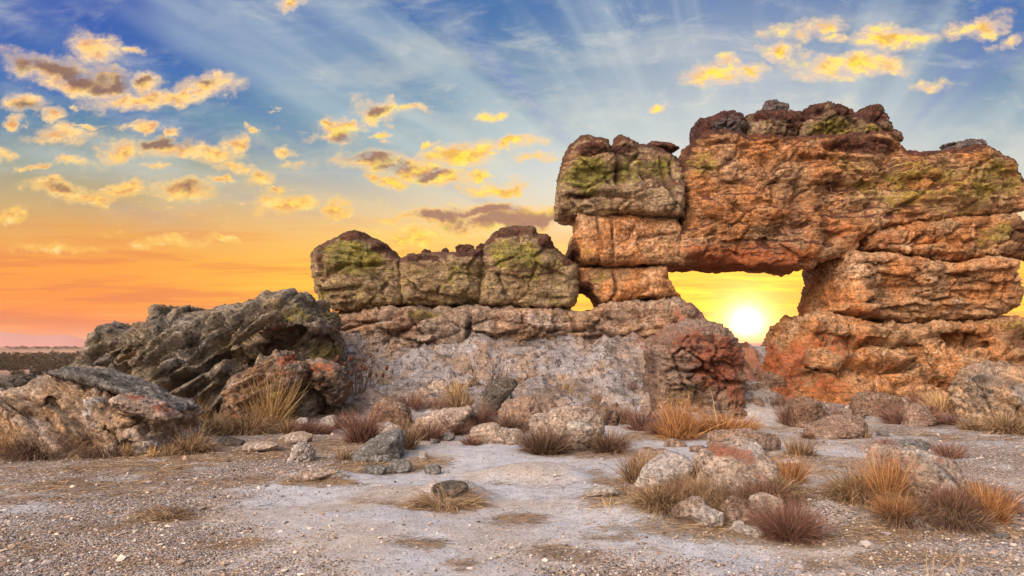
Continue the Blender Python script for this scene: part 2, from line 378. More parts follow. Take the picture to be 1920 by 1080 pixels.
M_WHITE = rock_mat('white stone', G(.88, .80, .75), G(.78, .66, .60), G(.30, .26, .24), sc=1.8, pale=G(.84, .83, .84), dk=.3, strata=.35)
M_PINK = rock_mat('pinkish stone', G(.58, .38, .28), G(.48, .35, .28), G(.15, .10, .085), sc=1.6, pale=G(.68, .58, .53), dk=.45)
M_GREYST = rock_mat('grey stone', G(.40, .38, .36), G(.33, .32, .31), G(.10, .09, .085), sc=1.8, pale=G(.60, .59, .60), lich=G(.30, .28, .12), dk=.5)
M_GREYB = rock_mat('grey banded rock', G(.34, .32, .30), G(.26, .24, .22), G(.06, .055, .05), tilt=-24, pale=G(.58, .56, .55), dk=.6, strata=.9)
M_DARK = rock_mat('dark lichened stone', G(.17, .15, .13), G(.26, .21, .17), G(.05, .045, .04), sc=1.5, pale=G(.46, .43, .42), dk=.6)
M_BROWN = rock_mat('brown stone', G(.36, .22, .15), G(.44, .29, .20), G(.10, .06, .05), sc=1.5, pale=G(.6, .5, .45), dk=.5)

# ------------------------------------------------------------------ rocks
def world_poly(px, Y):
    a = np.array(px, float); x, z = at(a[:, 0], a[:, 1], Y); return np.stack([x, z], 1)
ATTRS = ('lichen', 'crust', 'pale', 'red', 'dark')
def finish_masks(co, nrm, Y, masks, crust, sd, zmid, seed):
    A = {}
    warp = .5 * fbm(co * 1.1, 3, seed + 70)
    for a in ATTRS:
        v = np.zeros(len(co))
        for b in (masks or {}).get(a, ()):
            px, py, rx, ry, s = b[:5]; rot = math.radians(b[5]) if len(b) > 5 else 0
            cx, cz = at(px, py, Y); k = Y / F
            dx, dz = co[:, 0] - cx, co[:, 2] - cz
            u = (dx * math.cos(rot) + dz * math.sin(rot)) / (rx * k); w = (-dx * math.sin(rot) + dz * math.cos(rot)) / (ry * k)
            v = np.maximum(v, s * sstep(1.15, .35, np.hypot(u, w) + warp * .6))
        A[a] = v
    if crust:
        c = sstep(.15, .75, nrm[:, 2] + .5 * warp)
        if sd is not None: c = np.maximum(c, sstep(.42, .02, sd + .25 * warp) * (co[:, 2] > zmid) * sstep(-.25, .1, nrm[:, 2] + warp * .3))
        A['crust'] = np.maximum(A['crust'], np.clip(c * crust, 0, 1))
    return A

def rock(name, px, Y, T, mat, parent=None, k=.45, R=.7, vox=.05, lean=0.0, zlean=None, tilt=0.0, lump=.16, lumps=1.5, strata=.09, sfreq=2.6, block=.10,
         bsize=(1.1, 1.1, .5), fine=.035, micro=.014, cracks=(), cdepth=.26, cw=.05, dents=(), masks=None, crust=.0, seed=1, smooth=2, lich0=0.0, facets=0, keep=None, planes=()):
    Ye = Y - .75 * T
    a_ = np.array(px, float); Yr = np.full(len(a_), Y - .4 * k * T)
    if np.ptp(a_[:, 0]) > 200:                           # which rim shows: front edge outside, back edge on sides facing the middle
        e1 = np.roll(a_, -1, 0) - a_; le = np.linalg.norm(e1, axis=1)
        ar = np.sum(a_[:, 0] * np.roll(a_[:, 1], -1) - np.roll(a_[:, 0], -1) * a_[:, 1])
        mid_ = (a_ + np.roll(a_, -1, 0)) / 2
        ex = e1[:, 1] * np.sign(ar) * np.sign(mid_[:, 0] - 960)     # signed length facing outward / inward along x
        for i_ in range(len(a_)):
            w_ = np.exp(-(np.linalg.norm(mid_ - a_[i_], axis=1) / 45.0) ** 2)
            f_ = np.sum(w_ * ex) / (np.sum(w_ * le) + 1e-6)
            Yr[i_] = Y - .85 * k * T * (.4 + np.clip(f_ * 1.6, -1.4, .6))
    x_, z_ = at(a_[:, 0], a_[:, 1], Yr); poly = np.stack([x_, z_], 1); zl = poly[:, 1].max() if zlean is None else zlean
    if lean:
        for _ in range(3):
            x_, z_ = at(a_[:, 0], a_[:, 1], Yr - lean * np.clip(zl - poly[:, 1], 0, 1.6)); poly = np.stack([x_, z_], 1)
    bm = bmesh.new()
    f = [bm.verts.new((p[0], -T, p[1])) for p in poly]; b = [bm.verts.new((p[0], T, p[1])) for p in poly]
    bm.faces.new(f); bm.faces.new(b[::-1])
    for i in range(len(f)):
        j = (i + 1) % len(f); bm.faces.new((f[j], f[i], b[i], b[j]))
    bmesh.ops.recalc_face_normals(bm, faces=bm.faces)
    bmesh.ops.triangulate(bm, faces=bm.faces)
    m0 = bpy.data.meshes.new('tmp'); bm.to_mesh(m0); bm.free()
    o = bpy.data.objects.new('tmp', m0); C.objects.link(o)
    md = o.modifiers.new('r', 'REMESH'); md.mode = 'VOXEL'; md.voxel_size = vox
    ms = o.modifiers.new('s', 'SMOOTH'); ms.iterations = smooth; ms.factor = .5
    dg = bpy.context.evaluated_depsgraph_get(); dg.update()
    me = bpy.data.meshes.new_from_object(o.evaluated_get(dg))
    bpy.data.objects.remove(o); bpy.data.meshes.remove(m0)
    nv = len(me.vertices); co = np.empty(nv * 3, np.float32); me.vertices.foreach_get('co', co); co = co.reshape(-1, 3).astype(float)
    zt, zb = poly[:, 1].max(), poly[:, 1].min(); zmid = zt - .45 * (zt - zb)
    rsf = np.random.RandomState(seed + 500); cen = co.mean(0)
    for i_ in range(facets):                             # broken flat faces
        n_ = rsf.normal(size=3) * np.array([1, 1, .7]); n_[1] = -abs(n_[1]); n_[2] += .3; n_ /= np.linalg.norm(n_)
        pr_ = (co - cen) @ n_; e_ = pr_ - np.quantile(pr_, rsf.uniform(.80, .93)); co -= np.clip(e_, 0, None)[:, None] * n_ * np.array([.15, .95, .15])
    pt = co[:, [0, 2]]; sd = seg_dist(pt, poly) * np.where(inside(pt, poly), 1, 0)
    t = np.clip(sd / R, 0, 1); prof = k + (1 - k) * np.sqrt(np.clip(1 - (1 - t) ** 2, 0, 1))
    fr = sstep(.2 * T, -.6 * T, co[:, 1])
    q = np.stack([co[:, 0], co[:, 1] + Y, co[:, 2]], 1)
    co[:, 1] = Y + co[:, 1] * prof * (1 + .28 * fbm(q / lumps, 2, seed + 40))
    co[:, 1] -= lean * np.clip(zl - co[:, 2], 0, None)
    wq = .07 * np.stack([fbm(q * 2.4, 3, seed + 50), fbm(q * 2.4, 3, seed + 51)], 1)
    for dp, depth, w in dents:
        dpw = world_poly(dp, Ye); ptw = pt + wq
        dd = seg_dist(ptw, dpw) * np.where(inside(ptw, dpw), 1, 0)
        co[:, 1] += fr * depth * sstep(0, w, dd)
    me.vertices.foreach_set('co', co.astype(np.float32).ravel()); me.update()
    nr = np.empty(nv * 3, np.float32); me.vertex_normals.foreach_get('vector', nr); nr = nr.reshape(-1, 3).astype(float)
    ct, s_ = math.cos(math.radians(tilt)), math.sin(math.radians(tilt))
    xb = co[:, 0] * ct + co[:, 2] * s_; zb_ = -co[:, 0] * s_ + co[:, 2] * ct
    Q = np.stack([xb, co[:, 1], zb_], 1)
    d = lump * fbm(Q / lumps, 3, seed); ds = np.zeros(nv)
    warp = .25 * fbm(Q / 1.2, 3, seed + 5)
    sq = np.stack([xb * .35, co[:, 1] * .35, zb_ * sfreq + warp * sfreq * .5], 1)
    sn = fbm(sq, 4, seed + 9, .6)
    d += strata * (.55 * np.tanh(sn * 5) + .45 * np.clip(sn * 1.6, -1, 1))
    if block:
        f1, f2, cid = voronoi(Q / np.array(bsize) + .35 * np.stack([warp * 2, warp, -warp * 1.5], 1), seed + 3)
        d += block * (cid - .5) * sstep(.02, .16, f2 - f1) - block * 1.5 * np.exp(-((f2 - f1) / .055) ** 2)

    if block:
        wv = .12 * fbm(Q * 2.5, 2, seed + 77)[:, None]
        f1, f2, cid = voronoi(Q / (np.array(bsize) * .33) + wv * np.array([3, 2, -3]), seed + 6)
        ds += block * .42 * (cid - .5) * sstep(.0, .14, f2 - f1) - block * .5 * np.exp(-((f2 - f1) / .11) ** 2)
    ds += fine * fbm(Q * 3.1, 4, seed + 13, .6) + fine * .9 * fbm(Q * np.array([3, 3, 8.]), 3, seed + 21, .6, True) * .6
    ds += micro * fbm(Q * 11, 3, seed + 29, .6)
    for c in cracks:
        cw_ = world_poly(c, Ye); dd = seg_dist(pt + wq, cw_, False)
        d -= cdepth * np.exp(-(dd / cw) ** 2) * np.where(co[:, 1] < Y + .3, 1, 0)
    d = d * (.25 + .75 * sstep(0, .45, sd)) + ds * (.8 + .2 * sstep(0, .3, sd))
    co += nr * d[:, None]
    me.vertices.foreach_set('co', co.astype(np.float32).ravel()); me.update()
    me.vertex_normals.foreach_get('vector', (nr2 := np.empty(nv * 3, np.float32))); nr2 = nr2.reshape(-1, 3)
    A = finish_masks(co, nr2, Ye, masks, crust, sd, zmid, seed)
    A['lichen'] = np.maximum(A['lichen'], lich0)
    base = np.array([co[:, 0].mean(), co[:, 1].mean(), co[:, 2].min()])
    if parent is not None: base = np.array(parent.location)
    me.vertices.foreach_set('co', (co - base).astype(np.float32).ravel())
    for a, v in A.items():
        t_ = me.attributes.new(a, 'FLOAT', 'POINT'); t_.data.foreach_set('value', v.astype(np.float32))
    me.materials.clear(); me.materials.append(mat); me.polygons.foreach_set('use_smooth', np.ones(len(me.polygons), bool)); me.name = name
    me.update()
    ob = link(name, me, (0, 0, 0) if parent is not None else base, parent)
    return ob

_ico = {}
def ico(n):
    if n not in _ico:
        bm = bmesh.new(); bmesh.ops.create_icosphere(bm, subdivisions=n, radius=1)
        _ico[n] = (np.array([v.co[:] for v in bm.verts]), np.array([[v.index for v in f.verts] for f in bm.faces])); bm.free()
    return _ico[n]
STONES = []
def stone(px, py, w, h, mat, label, seed=1, depth=.8, flat=.75, nplanes=10, tilt=0.0, sink=.18, sub=5, rough=1.0, masks=None, crust=0, name='stone', cat='stone', group=None, strata=0.0, at_pos=None, hard=0.0):
    """loose stone: a chiselled lump, (px, py) is the middle of its foot in the photograph, w x h its size there"""
    if at_pos: x, y, z = at_pos
    else: x, y, z = ground_at(px, py)
    k = y / F; W_, H_ = w * k, h * k; Dp = W_ * depth
    v, f = ico(sub); v = v.copy(); rs = np.random.RandomState(seed)
    v = np.sign(v) * np.abs(v) ** flat
    for i in range(nplanes):
        nn = rs.normal(size=3); nn[2] = nn[2] * .6 + .15; nn /= np.linalg.norm(nn); hh = rs.uniform(.55, .85)
        if i == 0 and hard: nn = np.array([-.5 * np.sign(hard), -.7, .55]); nn /= np.linalg.norm(nn); hh = .5
        e = v @ nn - hh
        v -= np.clip(e, 0, None)[:, None] * nn * .97
    v += v / np.linalg.norm(v, axis=1)[:, None] * (.07 * rough * fbm(v * 1.7 + seed * 3.1, 3, seed) + .04 * rough * fbm(v * 6 + seed, 4, seed + 2, .6))[:, None]
    a = math.radians(tilt); x0, z0 = v[:, 0].copy(), v[:, 2].copy()
    lo, hi = v.min(0), v.max(0); v = (v - (lo + hi) / 2) / (hi - lo)
    v *= np.array([W_, Dp, H_ / (1 - sink)])
    if tilt:
        x0, z0 = v[:, 0].copy(), v[:, 2].copy(); v[:, 0] = x0 * math.cos(a) - z0 * math.sin(a); v[:, 2] = x0 * math.sin(a) + z0 * math.cos(a)
        v[:, 0] *= W_ / np.ptp(v[:, 0]); v[:, 2] *= (H_ / (1 - sink)) / np.ptp(v[:, 2])
    if strata:
        q = v.copy(); q[:, 2] = q[:, 2] * 14 / max(.2, 1); q[:, :2] *= 2
        v[:, :2] *= (1 + strata * fbm(q, 3, seed + 8, .6))[:, None]
    v[:, 2] -= v[:, 2].min() + sink * (H_ / (1 - sink))
    v += .006 * fbm(v * 22, 2, seed + 4)[:, None]
    cy = y + Dp * .32
    me = new_mesh(name, v, f, mat)
    nr = np.empty(len(v) * 3, np.float32); me.vertex_normals.foreach_get('vector', nr); nr = nr.reshape(-1, 3)
    wc = v + np.array([x, cy, z])
    A = finish_masks(wc, nr, y, masks, crust, None, 0, seed)
    for a_, q in A.items():
        t = me.attributes.new(a_, 'FLOAT', 'POINT'); t.data.foreach_set('value', q.astype(np.float32))
    o = link(name, me, (x, cy, z)); tag(o, label, cat, group); return o

# ------------------------------------------------------------------ the ground
def gsp(px, py, rx, ry, h):      # a low hump of the ground seen at a pixel
    x, y, z = ground_at(px, py); MOUND.append((x, y, rx, ry, h))
gsp(1010, 892, .85, .60, .13); gsp(840, 936, .55, .40, .17); gsp(310, 966, .42, .34, .08); gsp(1620, 960, 1.6, 1.0, .10); gsp(1330, 950, 1.6, 1.0, .10)
gsp(600, 895, .6, .3, .08); gsp(640, 800, 3.0, 1.0, .12); gsp(960, 800, 2.6, 1.2, .12)

LITTER = [(330, 856, 330, 16, .9), (200, 880, 260, 22, .75), (600, 900, 110, 16, .9), (690, 880, 110, 22, .9), (800, 868, 60, 14, .9), (1190, 930, 130, 44, .9), (1330, 985, 190, 40, .95), (1600, 950, 130, 46, .8),
          (1740, 985, 220, 34, .9), (960, 976, 80, 16, .7), (440, 1022, 90, 12, .7), (770, 1022, 70, 14, .65), (1060, 1040, 90, 20, .7), (1160, 1012, 80, 9, .6), (310, 968, 90, 20, 1), (835, 940, 90, 26, 1),
          (120, 990, 160, 12, .55), (1540, 1010, 240, 26, .7), (1850, 940, 120, 40, .7), (1780, 820, 160, 12, .5), (1260, 820, 130, 14, .9), (1090, 850, 160, 10, .6), (660, 830, 120, 18, .7), (470, 850, 120, 14, .8),
          (560, 840, 180, 22, .6), (1480, 870, 120, 26, .7), (1530, 820, 60, 12, .5), (1700, 1050, 260, 24, .55), (60, 930, 160, 26, .5), (480, 950, 120, 10, .4), (930, 905, 30, 8, .6), (1210, 1030, 50, 10, .6), (240, 1060, 120, 12, .5), (1450, 800, 60, 8, .4), (860, 1060, 50, 16, .6), (170, 915, 230, 28, .68), (430, 905, 150, 14, .62), (60, 1030, 120, 16, .5), (700, 940, 60, 8, .45)]
LW = []
for px, py, rx, ry, s in LITTER:
    x, y, z = ground_at(px, py)
    x2, y2, _ = ground_at(px, py - ry * .9); x3, y3, _ = ground_at(px, py + ry * .9)
    LW.append((x, (y2 + y3) / 2, rx / F * y, max(.12, abs(y2 - y3) / 2 * 1.1), s))
def litter_mask(x, y):
    q = np.stack([x, y, np.zeros_like(x)], 1); w = .45 * fbm(q * 1.5, 4, 33)
    v = np.zeros(len(x))
    for cx, cy, rx, ry, s in LW:
        v = np.maximum(v, s * sstep(1.2, .35, np.hypot((x - cx) / rx, (y - cy) / ry) + w))
    return v

def gravel_mask(x, y):           # coarse grit on the left and near the camera, packed sand along the worn track
    q = np.stack([x * .5, y * .8, y * 0], 1)
    track = np.exp(-((x - (-.4 + .10 * (y - 6) + .5 * np.sin(y * .6))) / 1.5) ** 2) * sstep(4.6, 6.2, y) + np.exp(-((x - (2.2 + .3 * (y - 8))) / 1.2) ** 2) * sstep(7, 9, y)
    return np.clip(.42 + .55 * fbm(q, 4, 72) + .35 * sstep(-.5, -3.5, x) + .15 * sstep(2, 4, x) - .62 * np.clip(track, 0, 1), .10, 1) * sstep(24, 16, y)
def axis(lo, hi, step, lim_lo, lim_hi, g):
    a = list(np.arange(lo, hi, step)); s = step; v = a[-1]
    while v < lim_hi: s *= g; v += s; a.append(v)
    s = step; v = a[0]; pre = []
    while v > lim_lo: s *= g; v -= s; pre.append(v)
    return np.array(pre[::-1] + a)
gx = axis(-9.5, 11.5, .065, -9000, 9000, 1.13)
gy = [2.4]
while gy[-1] < 22: gy.append(gy[-1] + max(.03, .0075 * gy[-1]))
s_ = .16
while gy[-1] < 12000: s_ *= 1.06; gy.append(gy[-1] + s_)
pre = []; s_ = .05; v = 2.4
while v > -3000: s_ *= 1.35; v -= s_; pre.append(v)
gy = np.array(pre[::-1] + gy)
GX, GY = np.meshgrid(gx, gy); fx, fy = GX.ravel(), GY.ravel()
gz = ground_h(fx, fy, True)
q3 = np.stack([fx, fy, np.zeros_like(fx)], 1)
# bare rock slope under the boulder wall
sl = sstep(-6.4, -5.4, fx + .5 * fbm(q3, 2, 61)) * sstep(4.6, 3.6, fx + .5 * fbm(q3, 2, 62)) * sstep(13.7, 14.7, fy + .7 * fbm(q3 * .8, 3, 63)) * sstep(20.5, 19.5, fy)
path = sstep(6.9, 6.5, fx) * sstep(4.2, 4.6, fx) * sstep(13.6, 14.4, fy) * sstep(21, 20, fy)
Q = np.stack([fx, fy, gz], 1)
f1, f2, cid = voronoi(Q * np.array([1.0, 1.5, 2.2]) + .3 * fbm(Q, 2, 64)[:, None], 65)
rk = .26 * (cid - .4) * sstep(.0, .16, f2 - f1) - .10 * np.exp(-((f2 - f1) / .08) ** 2) + .16 * fbm(Q * 1.1, 4, 66, .6) + .10 * fbm(Q * np.array([1.2, 1.2, 6]), 3, 67, .6, True) + .05 * fbm(Q * 5, 3, 68)
rk += .15 * np.tanh(4 * fbm(np.stack([fx * .45, fy * 1.9, fx * 0], 1), 3, 69))
gz = gz + (sl + .75 * path) * rk
lm = np.where((np.hypot(fx, fy) < 30), litter_mask(fx, fy), 0)
ny, nx = GX.shape; I = np.arange(ny * nx).reshape(ny, nx)
fc = np.stack([I[:-1, :-1].ravel(), I[:-1, 1:].ravel(), I[1:, 1:].ravel(), I[1:, :-1].ravel()], 1)

m, n, bs = mat_new('sandy ground')
tcn = n.n.new('ShaderNodeTexCoord'); O = tcn.outputs['Object']
b1 = n.noise(O, .55, 6, .62, .4); b2 = n.noise(O, 2.4, 6, .65, .3)
sand = n.mix(n.rng(b1, .40, .62), G(.37, .38, .42), G(.35, .305, .275))
gravel_zone = n.math('MULTIPLY', n.rng(n.math('ADD', n.attr('gravel'), n.math('MULTIPLY', n.math('SUBTRACT', b2, .5), 1.2)), .2, .8), .9)
peb = n.voro(O, 64, 'F1', 1); pd = n.voro(O, 64, 'F1', 0)
sepc = n.n.new('ShaderNodeSeparateColor'); n.l.new(peb, sepc.inputs[0])
gcol = n.ramp(sepc.outputs[0], [(0, G(.07, .055, .05)), (.22, G(.19, .14, .115)), (.45, G(.34, .25, .185)), (.72, G(.32, .30, .33)), (.93, G(.52, .43, .35)), (1, G(.66, .60, .55))], 'CONSTANT')
col = n.mix(n.rng(n.math('ADD', gravel_zone, n.math('MULTIPLY', n.math('SUBTRACT', sepc.outputs[1], .5), 1.1)), .30, .62), sand, gcol)
fineg = n.noise(O, 70, 3, .7)
ff = n.rng(fineg, .34, .66, .62, 1.32, False); col = n.mix(1.0, col, n.comb(ff, ff, ff), 'MULTIPLY')
md_ = n.rng(n.noise(O, 6, 6, .7), .30, .70, .74, 1.24, False); col = n.mix(1.0, col, n.comb(md_, md_, md_), 'MULTIPLY')
# warm dusty soil between the straw
sfib = n.noise(n.mapping(O, rot=(0, 0, .25), sc=(5, 26, 5)), 2.0, 5, .7, .6)
lit = n.rng(n.math('ADD', n.attr('litter'), n.math('ADD', n.math('MULTIPLY', n.math('SUBTRACT', b2, .5), 1.5), n.math('MULTIPLY', n.math('SUBTRACT', sfib, .5), 1.5))), .30, 1.0)
scol = n.mix(n.rng(sfib, .38, .64), G(.15, .095, .055), G(.44, .31, .185))
col = n.mix(n.math('MULTIPLY', lit, .9), col, scol)
# bare slope
rn = n.noise(O, 1.3, 7, .68, .5); rn2 = n.noise(O, 7.5, 7, .74, .3); rn3 = n.noise(O, 26, 4, .7)
rn0 = n.noise(O, .55, 5, .6, .6)
rc = n.mix(n.rng(rn, .42, .60), G(.33, .31, .325), G(.33, .235, .17))
rc = n.mix(n.math('MULTIPLY', n.rng(rn0, .50, .64), .8), rc, G(.24, .185, .155))
rst = n.noise(n.mapping(O, sc=(.7, .7, 7)), 1.5, 6, .68, .6)
rc = n.mix(n.math('MULTIPLY', n.rng(rst, .52, .66), .75), rc, G(.12, .095, .085))
rc = n.mix(n.rng(rn2, .50, .60), rc, G(.11, .09, .088))
rc = n.mix(n.rng(rn2, .44, .32), rc, G(.52, .50, .54))
r3 = n.rng(rn3, .3, .7, .55, 1.4, False); rc = n.mix(1.0, rc, n.comb(r3, r3, r3), 'MULTIPLY')
rc = n.mix(n.math('MULTIPLY', n.rng(n.math('ADD', n.attr('notch'), n.math('MULTIPLY', n.math('SUBTRACT', rn2, .5), .9)), .25, .7), .85), rc, n.mix(n.rng(rn, .4, .6), G(.40, .17, .085), G(.22, .10, .06)))  # reddish glow under the sun painted into the gap's rock colour
col = n.mix(n.rng(n.math('ADD', n.attr('slope'), n.math('MULTIPLY', n.math('SUBTRACT', rn2, .5), .8)), .35, .6), col, rc)
# the plain far below: tawny fields and dark bands
sepo = n.n.new('ShaderNodeSeparateXYZ'); n.l.new(O, sepo.inputs[0])
fld = n.noise(n.mapping(O, sc=(.0012, .006, .001)), 1.0, 4, .6, .3)
far = n.mix(n.rng(fld, .40, .60), G(.42, .25, .18), G(.12, .085, .075))
tus = n.noise(O, .35, 6, .7); far = n.mix(n.math('MULTIPLY', n.rng(tus, .5, .62), .5), far, G(.07, .06, .04))
col = n.mix(n.rng(sepo.outputs[1], 26, 60), col, far)
n.l.new(col, bs.inputs['Base Color'])
hh = n.math('ADD', n.math('MULTIPLY', n.math('SUBTRACT', .5, pd), n.math('MULTIPLY', gravel_zone, 1.2)), n.math('ADD', n.math('MULTIPLY', fineg, .35), n.math('MULTIPLY', sfib, n.math('MULTIPLY', lit, 1.2))))
hh = n.math('ADD', hh, n.math('MULTIPLY', n.attr('slope'), n.math('ADD', n.math('MULTIPLY', rn2, 4.0), n.math('MULTIPLY', rn3, 1.4))))
bp = n.n.new('ShaderNodeBump'); bp.inputs['Strength'].default_value = 1.0; bp.inputs['Distance'].default_value = .02
n.l.new(hh, bp.inputs['Height']); n.l.new(bp.outputs[0], bs.inputs['Normal'])
M_GROUND = m
tag(link('ground', new_mesh('ground', np.stack([fx, fy, gz], 1), fc, m, {'litter': lm, 'gravel': gravel_mask(fx, fy), 'notch': path * sstep(14.6, 16.2, fy) + .55 * sl * sstep(2.2, 3.6, fx) * sstep(15, 16.5, fy), 'slope': np.maximum(sl, path * (.45 + .55 * sstep(14.6, 15.8, fy)))})), kind='structure')

# far blue-pink hills on the horizon
hx = np.linspace(-6500, 6500, 600); hy = np.linspace(2900, 4100, 30)
HX, HY = np.meshgrid(hx, hy); a, b = HX.ravel(), HY.ravel()
pts = np.array([(-600, 640), (-300, 628), (-120, 632), (-20, 621), (20, 623), (60, 628), (100, 629), (125, 628), (140, 631), (160, 637), (190, 643), (400, 645), (700, 640), (1000, 645), (2600, 636)], float)
ux = (pts[:, 0] - 960) / F; hz = (645 - pts[:, 1]) / F * 3500
prof = np.interp(a / b, ux, hz) - 2 + 4 * fbm(np.stack([a / 300, b / 300, a * 0], 1), 4, 91)
tt = (b - 2900) / 1200
z = -14 + (prof + 14) * np.sin(np.clip(tt, 0, 1) * math.pi) ** .7 * 1.0 - 3
m2, n2, b2_ = mat_new('hazy pink hills'); b2_.inputs['Base Color'].default_value = G(.46, .22, .23)  # pink of the distant haze put into the base colour
I = np.arange(len(a)).reshape(HX.shape)
fc = np.stack([I[:-1, :-1].ravel(), I[:-1, 1:].ravel(), I[1:, 1:].ravel(), I[1:, :-1].ravel()], 1)
tag(link('hills', new_mesh('hills', np.stack([a, b, z], 1), fc, m2)), kind='structure')

# leaf clumps for the far scrub
def clumps(centres, sizes, nleaf, seed, leaf):
    rs = np.random.RandomState(seed); n_ = len(centres)
    c = np.repeat(centres, nleaf, 0); s = np.repeat(sizes, nleaf)
    d = rs.normal(size=(n_ * nleaf, 3)); d /= np.linalg.norm(d, axis=1)[:, None]; r = rs.uniform(.25, 1, n_ * nleaf) ** .5
    p = c + d * (r * s)[:, None] * np.array([1.0, 1.0, .62]) + np.array([0, 0, .55]) * s[:, None]
    t1 = rs.normal(size=p.shape); t1 /= np.linalg.norm(t1, axis=1)[:, None]; t2 = np.cross(t1, rs.normal(size=p.shape)); t2 /= np.linalg.norm(t2, axis=1)[:, None]
    l = (leaf * s * rs.uniform(.5, 1.2, len(p)))[:, None]
    co = np.stack([p - t1 * l, p + t2 * l * .6, p + t1 * l, p - t2 * l * .6], 1).reshape(-1, 3)
    return co, np.arange(len(co)).reshape(-1, 4)
m3, n3, b3 = mat_new('scrub leaves')
oc = n3.n.new('ShaderNodeTexCoord').outputs['Object']
n3.l.new(n3.mix(n3.noise(oc, .06, 3), G(.012, .014, .010), G(.034, .034, .022)), b3.inputs['Base Color'])
rs = np.random.RandomState(5)
nb = 2600; yy = 330 * (900 / 330) ** rs.uniform(0, 1, nb); u_ = rs.uniform(-1.05, -.42, nb); xx = u_ * yy
keepm = fbm(np.stack([xx / 160, yy / 70, yy * 0], 1), 3, 4) + .55 * np.exp(-((yy - 520) / 140) ** 2) > .05
xx, yy = xx[keepm], yy[keepm]; sz = rs.uniform(1.2, 3.6, len(xx)) * (1 + .5 * (yy > 480))
co, fcs = clumps(np.stack([xx, yy, np.full(len(xx), -14.2)], 1), sz, 26, 6, .34)
tag(link('scrubland', new_mesh('scrubland', co, fcs, m3, smooth=False)), 'dark belt of scrub covering the plain beyond the left boulders', 'scrub', kind='stuff')
nb = 420; yy = rs.uniform(1700, 2300, nb); xx = rs.uniform(-1.1, -.4, nb) * yy; sz = rs.uniform(2.5, 6.5, nb)
co, fcs = clumps(np.stack([xx, yy, np.full(nb, -14.3)], 1), sz, 30, 8, .34)
tag(link('woodland', new_mesh('woodland', co, fcs, m3, smooth=False)), 'thin dark line of distant trees along the horizon', 'woodland', kind='stuff')

# ------------------------------------------------------------------ the arch
YA = 19.0
arch = tag(empty('rock_arch', (9.0, YA, 1.6)), 'huge orange natural rock arch with a square window framing the low sun', 'rock arch')
rock('lintel', [(1250, 335), (1268, 300), (1285, 288), (1305, 270), (1340, 264), (1400, 268), (1480, 272), (1560, 268), (1600, 262), (1640, 258), (1668, 262), (1688, 272), (1690, 288), (1703, 292), (1730, 289), (1765, 292), (1800, 284), (1850, 288), (1882, 306),
                (1900, 328), (1918, 348), (1924, 378), (1905, 400), (1850, 405), (1760, 416), (1640, 430), (1612, 446), (1590, 476), (1522, 492), (1508, 507), (1440, 505), (1350, 501), (1246, 504), (1243, 470), (1262, 415), (1256, 375)],
     YA, 1.35, M_ARCH, arch, k=.70, R=.42, vox=.036, lump=.17, lumps=1.3, strata=.085, sfreq=2.4, block=.10, bsize=(1.6, 1.2, .75), fine=.045, micro=.014, crust=.85, seed=3,
     cracks=[[(1485, 275), (1478, 300), (1470, 330), (1440, 345), (1420, 338)], [(1270, 320), (1280, 345), (1262, 360), (1268, 400)], [(1450, 345), (1442, 380), (1455, 410), (1478, 445)], [(1540, 270), (1538, 300)], [(1290, 360), (1340, 350), (1380, 342)],
             [(1600, 330), (1640, 340), (1700, 318)], [(1820, 290), (1812, 330), (1822, 380), (1800, 400)], [(1640, 400), (1700, 412), (1800, 398)], [(1370, 400), (1400, 425), (1380, 470)], [(1700, 300), (1720, 330)]],
     cdepth=.12, lich0=.16, dents=[([(1560, 330), (1600, 335), (1640, 350), (1610, 365), (1560, 362)], .16, .12), ([(1345, 455), (1400, 440), (1480, 455), (1505, 500), (1340, 498)], .30, .35), ([(1640, 340), (1690, 336), (1660, 375), (1630, 372)], .14, .15), ([(1250, 470), (1330, 478), (1400, 490), (1400, 506), (1245, 506)], .25, .25)],
     masks={'lichen': [(1720, 345, 210, 75, .72), (1850, 345, 90, 70, .8), (1300, 310, 60, 35, .8), (1740, 390, 150, 35, .6), (1590, 320, 60, 40, .6), (1450, 390, 60, 30, .3)],
            'crust': [(1620, 282, 70, 22, 1), (1585, 275, 60, 14, .9)], 'red': [(1400, 480, 170, 40, .85), (1330, 400, 40, 30, .6), (1480, 420, 80, 60, .5), (1690, 350, 26, 26, .7), (1560, 450, 60, 40, .55)],  # red low over the window: the sun's glow painted into the stone
            'dark': [(1535, 420, 14, 70, .8), (1480, 300, 16, 40, .5), (1560, 345, 30, 22, .7), (1262, 345, 20, 40, .8), (1830, 385, 50, 10, .6), (1440, 497, 80, 12, .5)], 'pale': [(1430, 330, 50, 25, .6)]})
rock('overhang', [(1043, 350), (1050, 322), (1062, 302), (1075, 290), (1085, 281), (1131, 281), (1136, 294), (1145, 280), (1154, 271), (1176, 275), (1190, 284), (1213, 277), (1245, 281), (1268, 292), (1284, 318), (1280, 345), (1276, 411), (1170, 410), (1132, 412), (1072, 412), (1044, 406)],
     YA, 1.45, M_HEAD, arch, k=.70, R=.42, vox=.036, lump=.14, strata=.07, block=.09, bsize=(1.0, 1.2, .6), crust=.7, seed=5, lich0=.30,
     cracks=[[(1152, 290), (1150, 320), (1155, 345)], [(1062, 376), (1090, 395), (1102, 410)], [(1046, 372), (1110, 372), (1180, 370)], [(1240, 300), (1248, 345), (1262, 400)], [(1200, 330), (1215, 350)]],
     masks={'lichen': [(1095, 335, 65, 45, 1), (1180, 320, 60, 40, .75), (1230, 320, 50, 40, .7), (1110, 385, 60, 30, .4)], 'crust': [(1108, 288, 45, 14, 1), (1165, 285, 40, 14, .9)], 'dark': [(1155, 310, 12, 40, .9), (1255, 350, 14, 60, .7)], 'pale': [(1210, 390, 70, 25, .45)]})
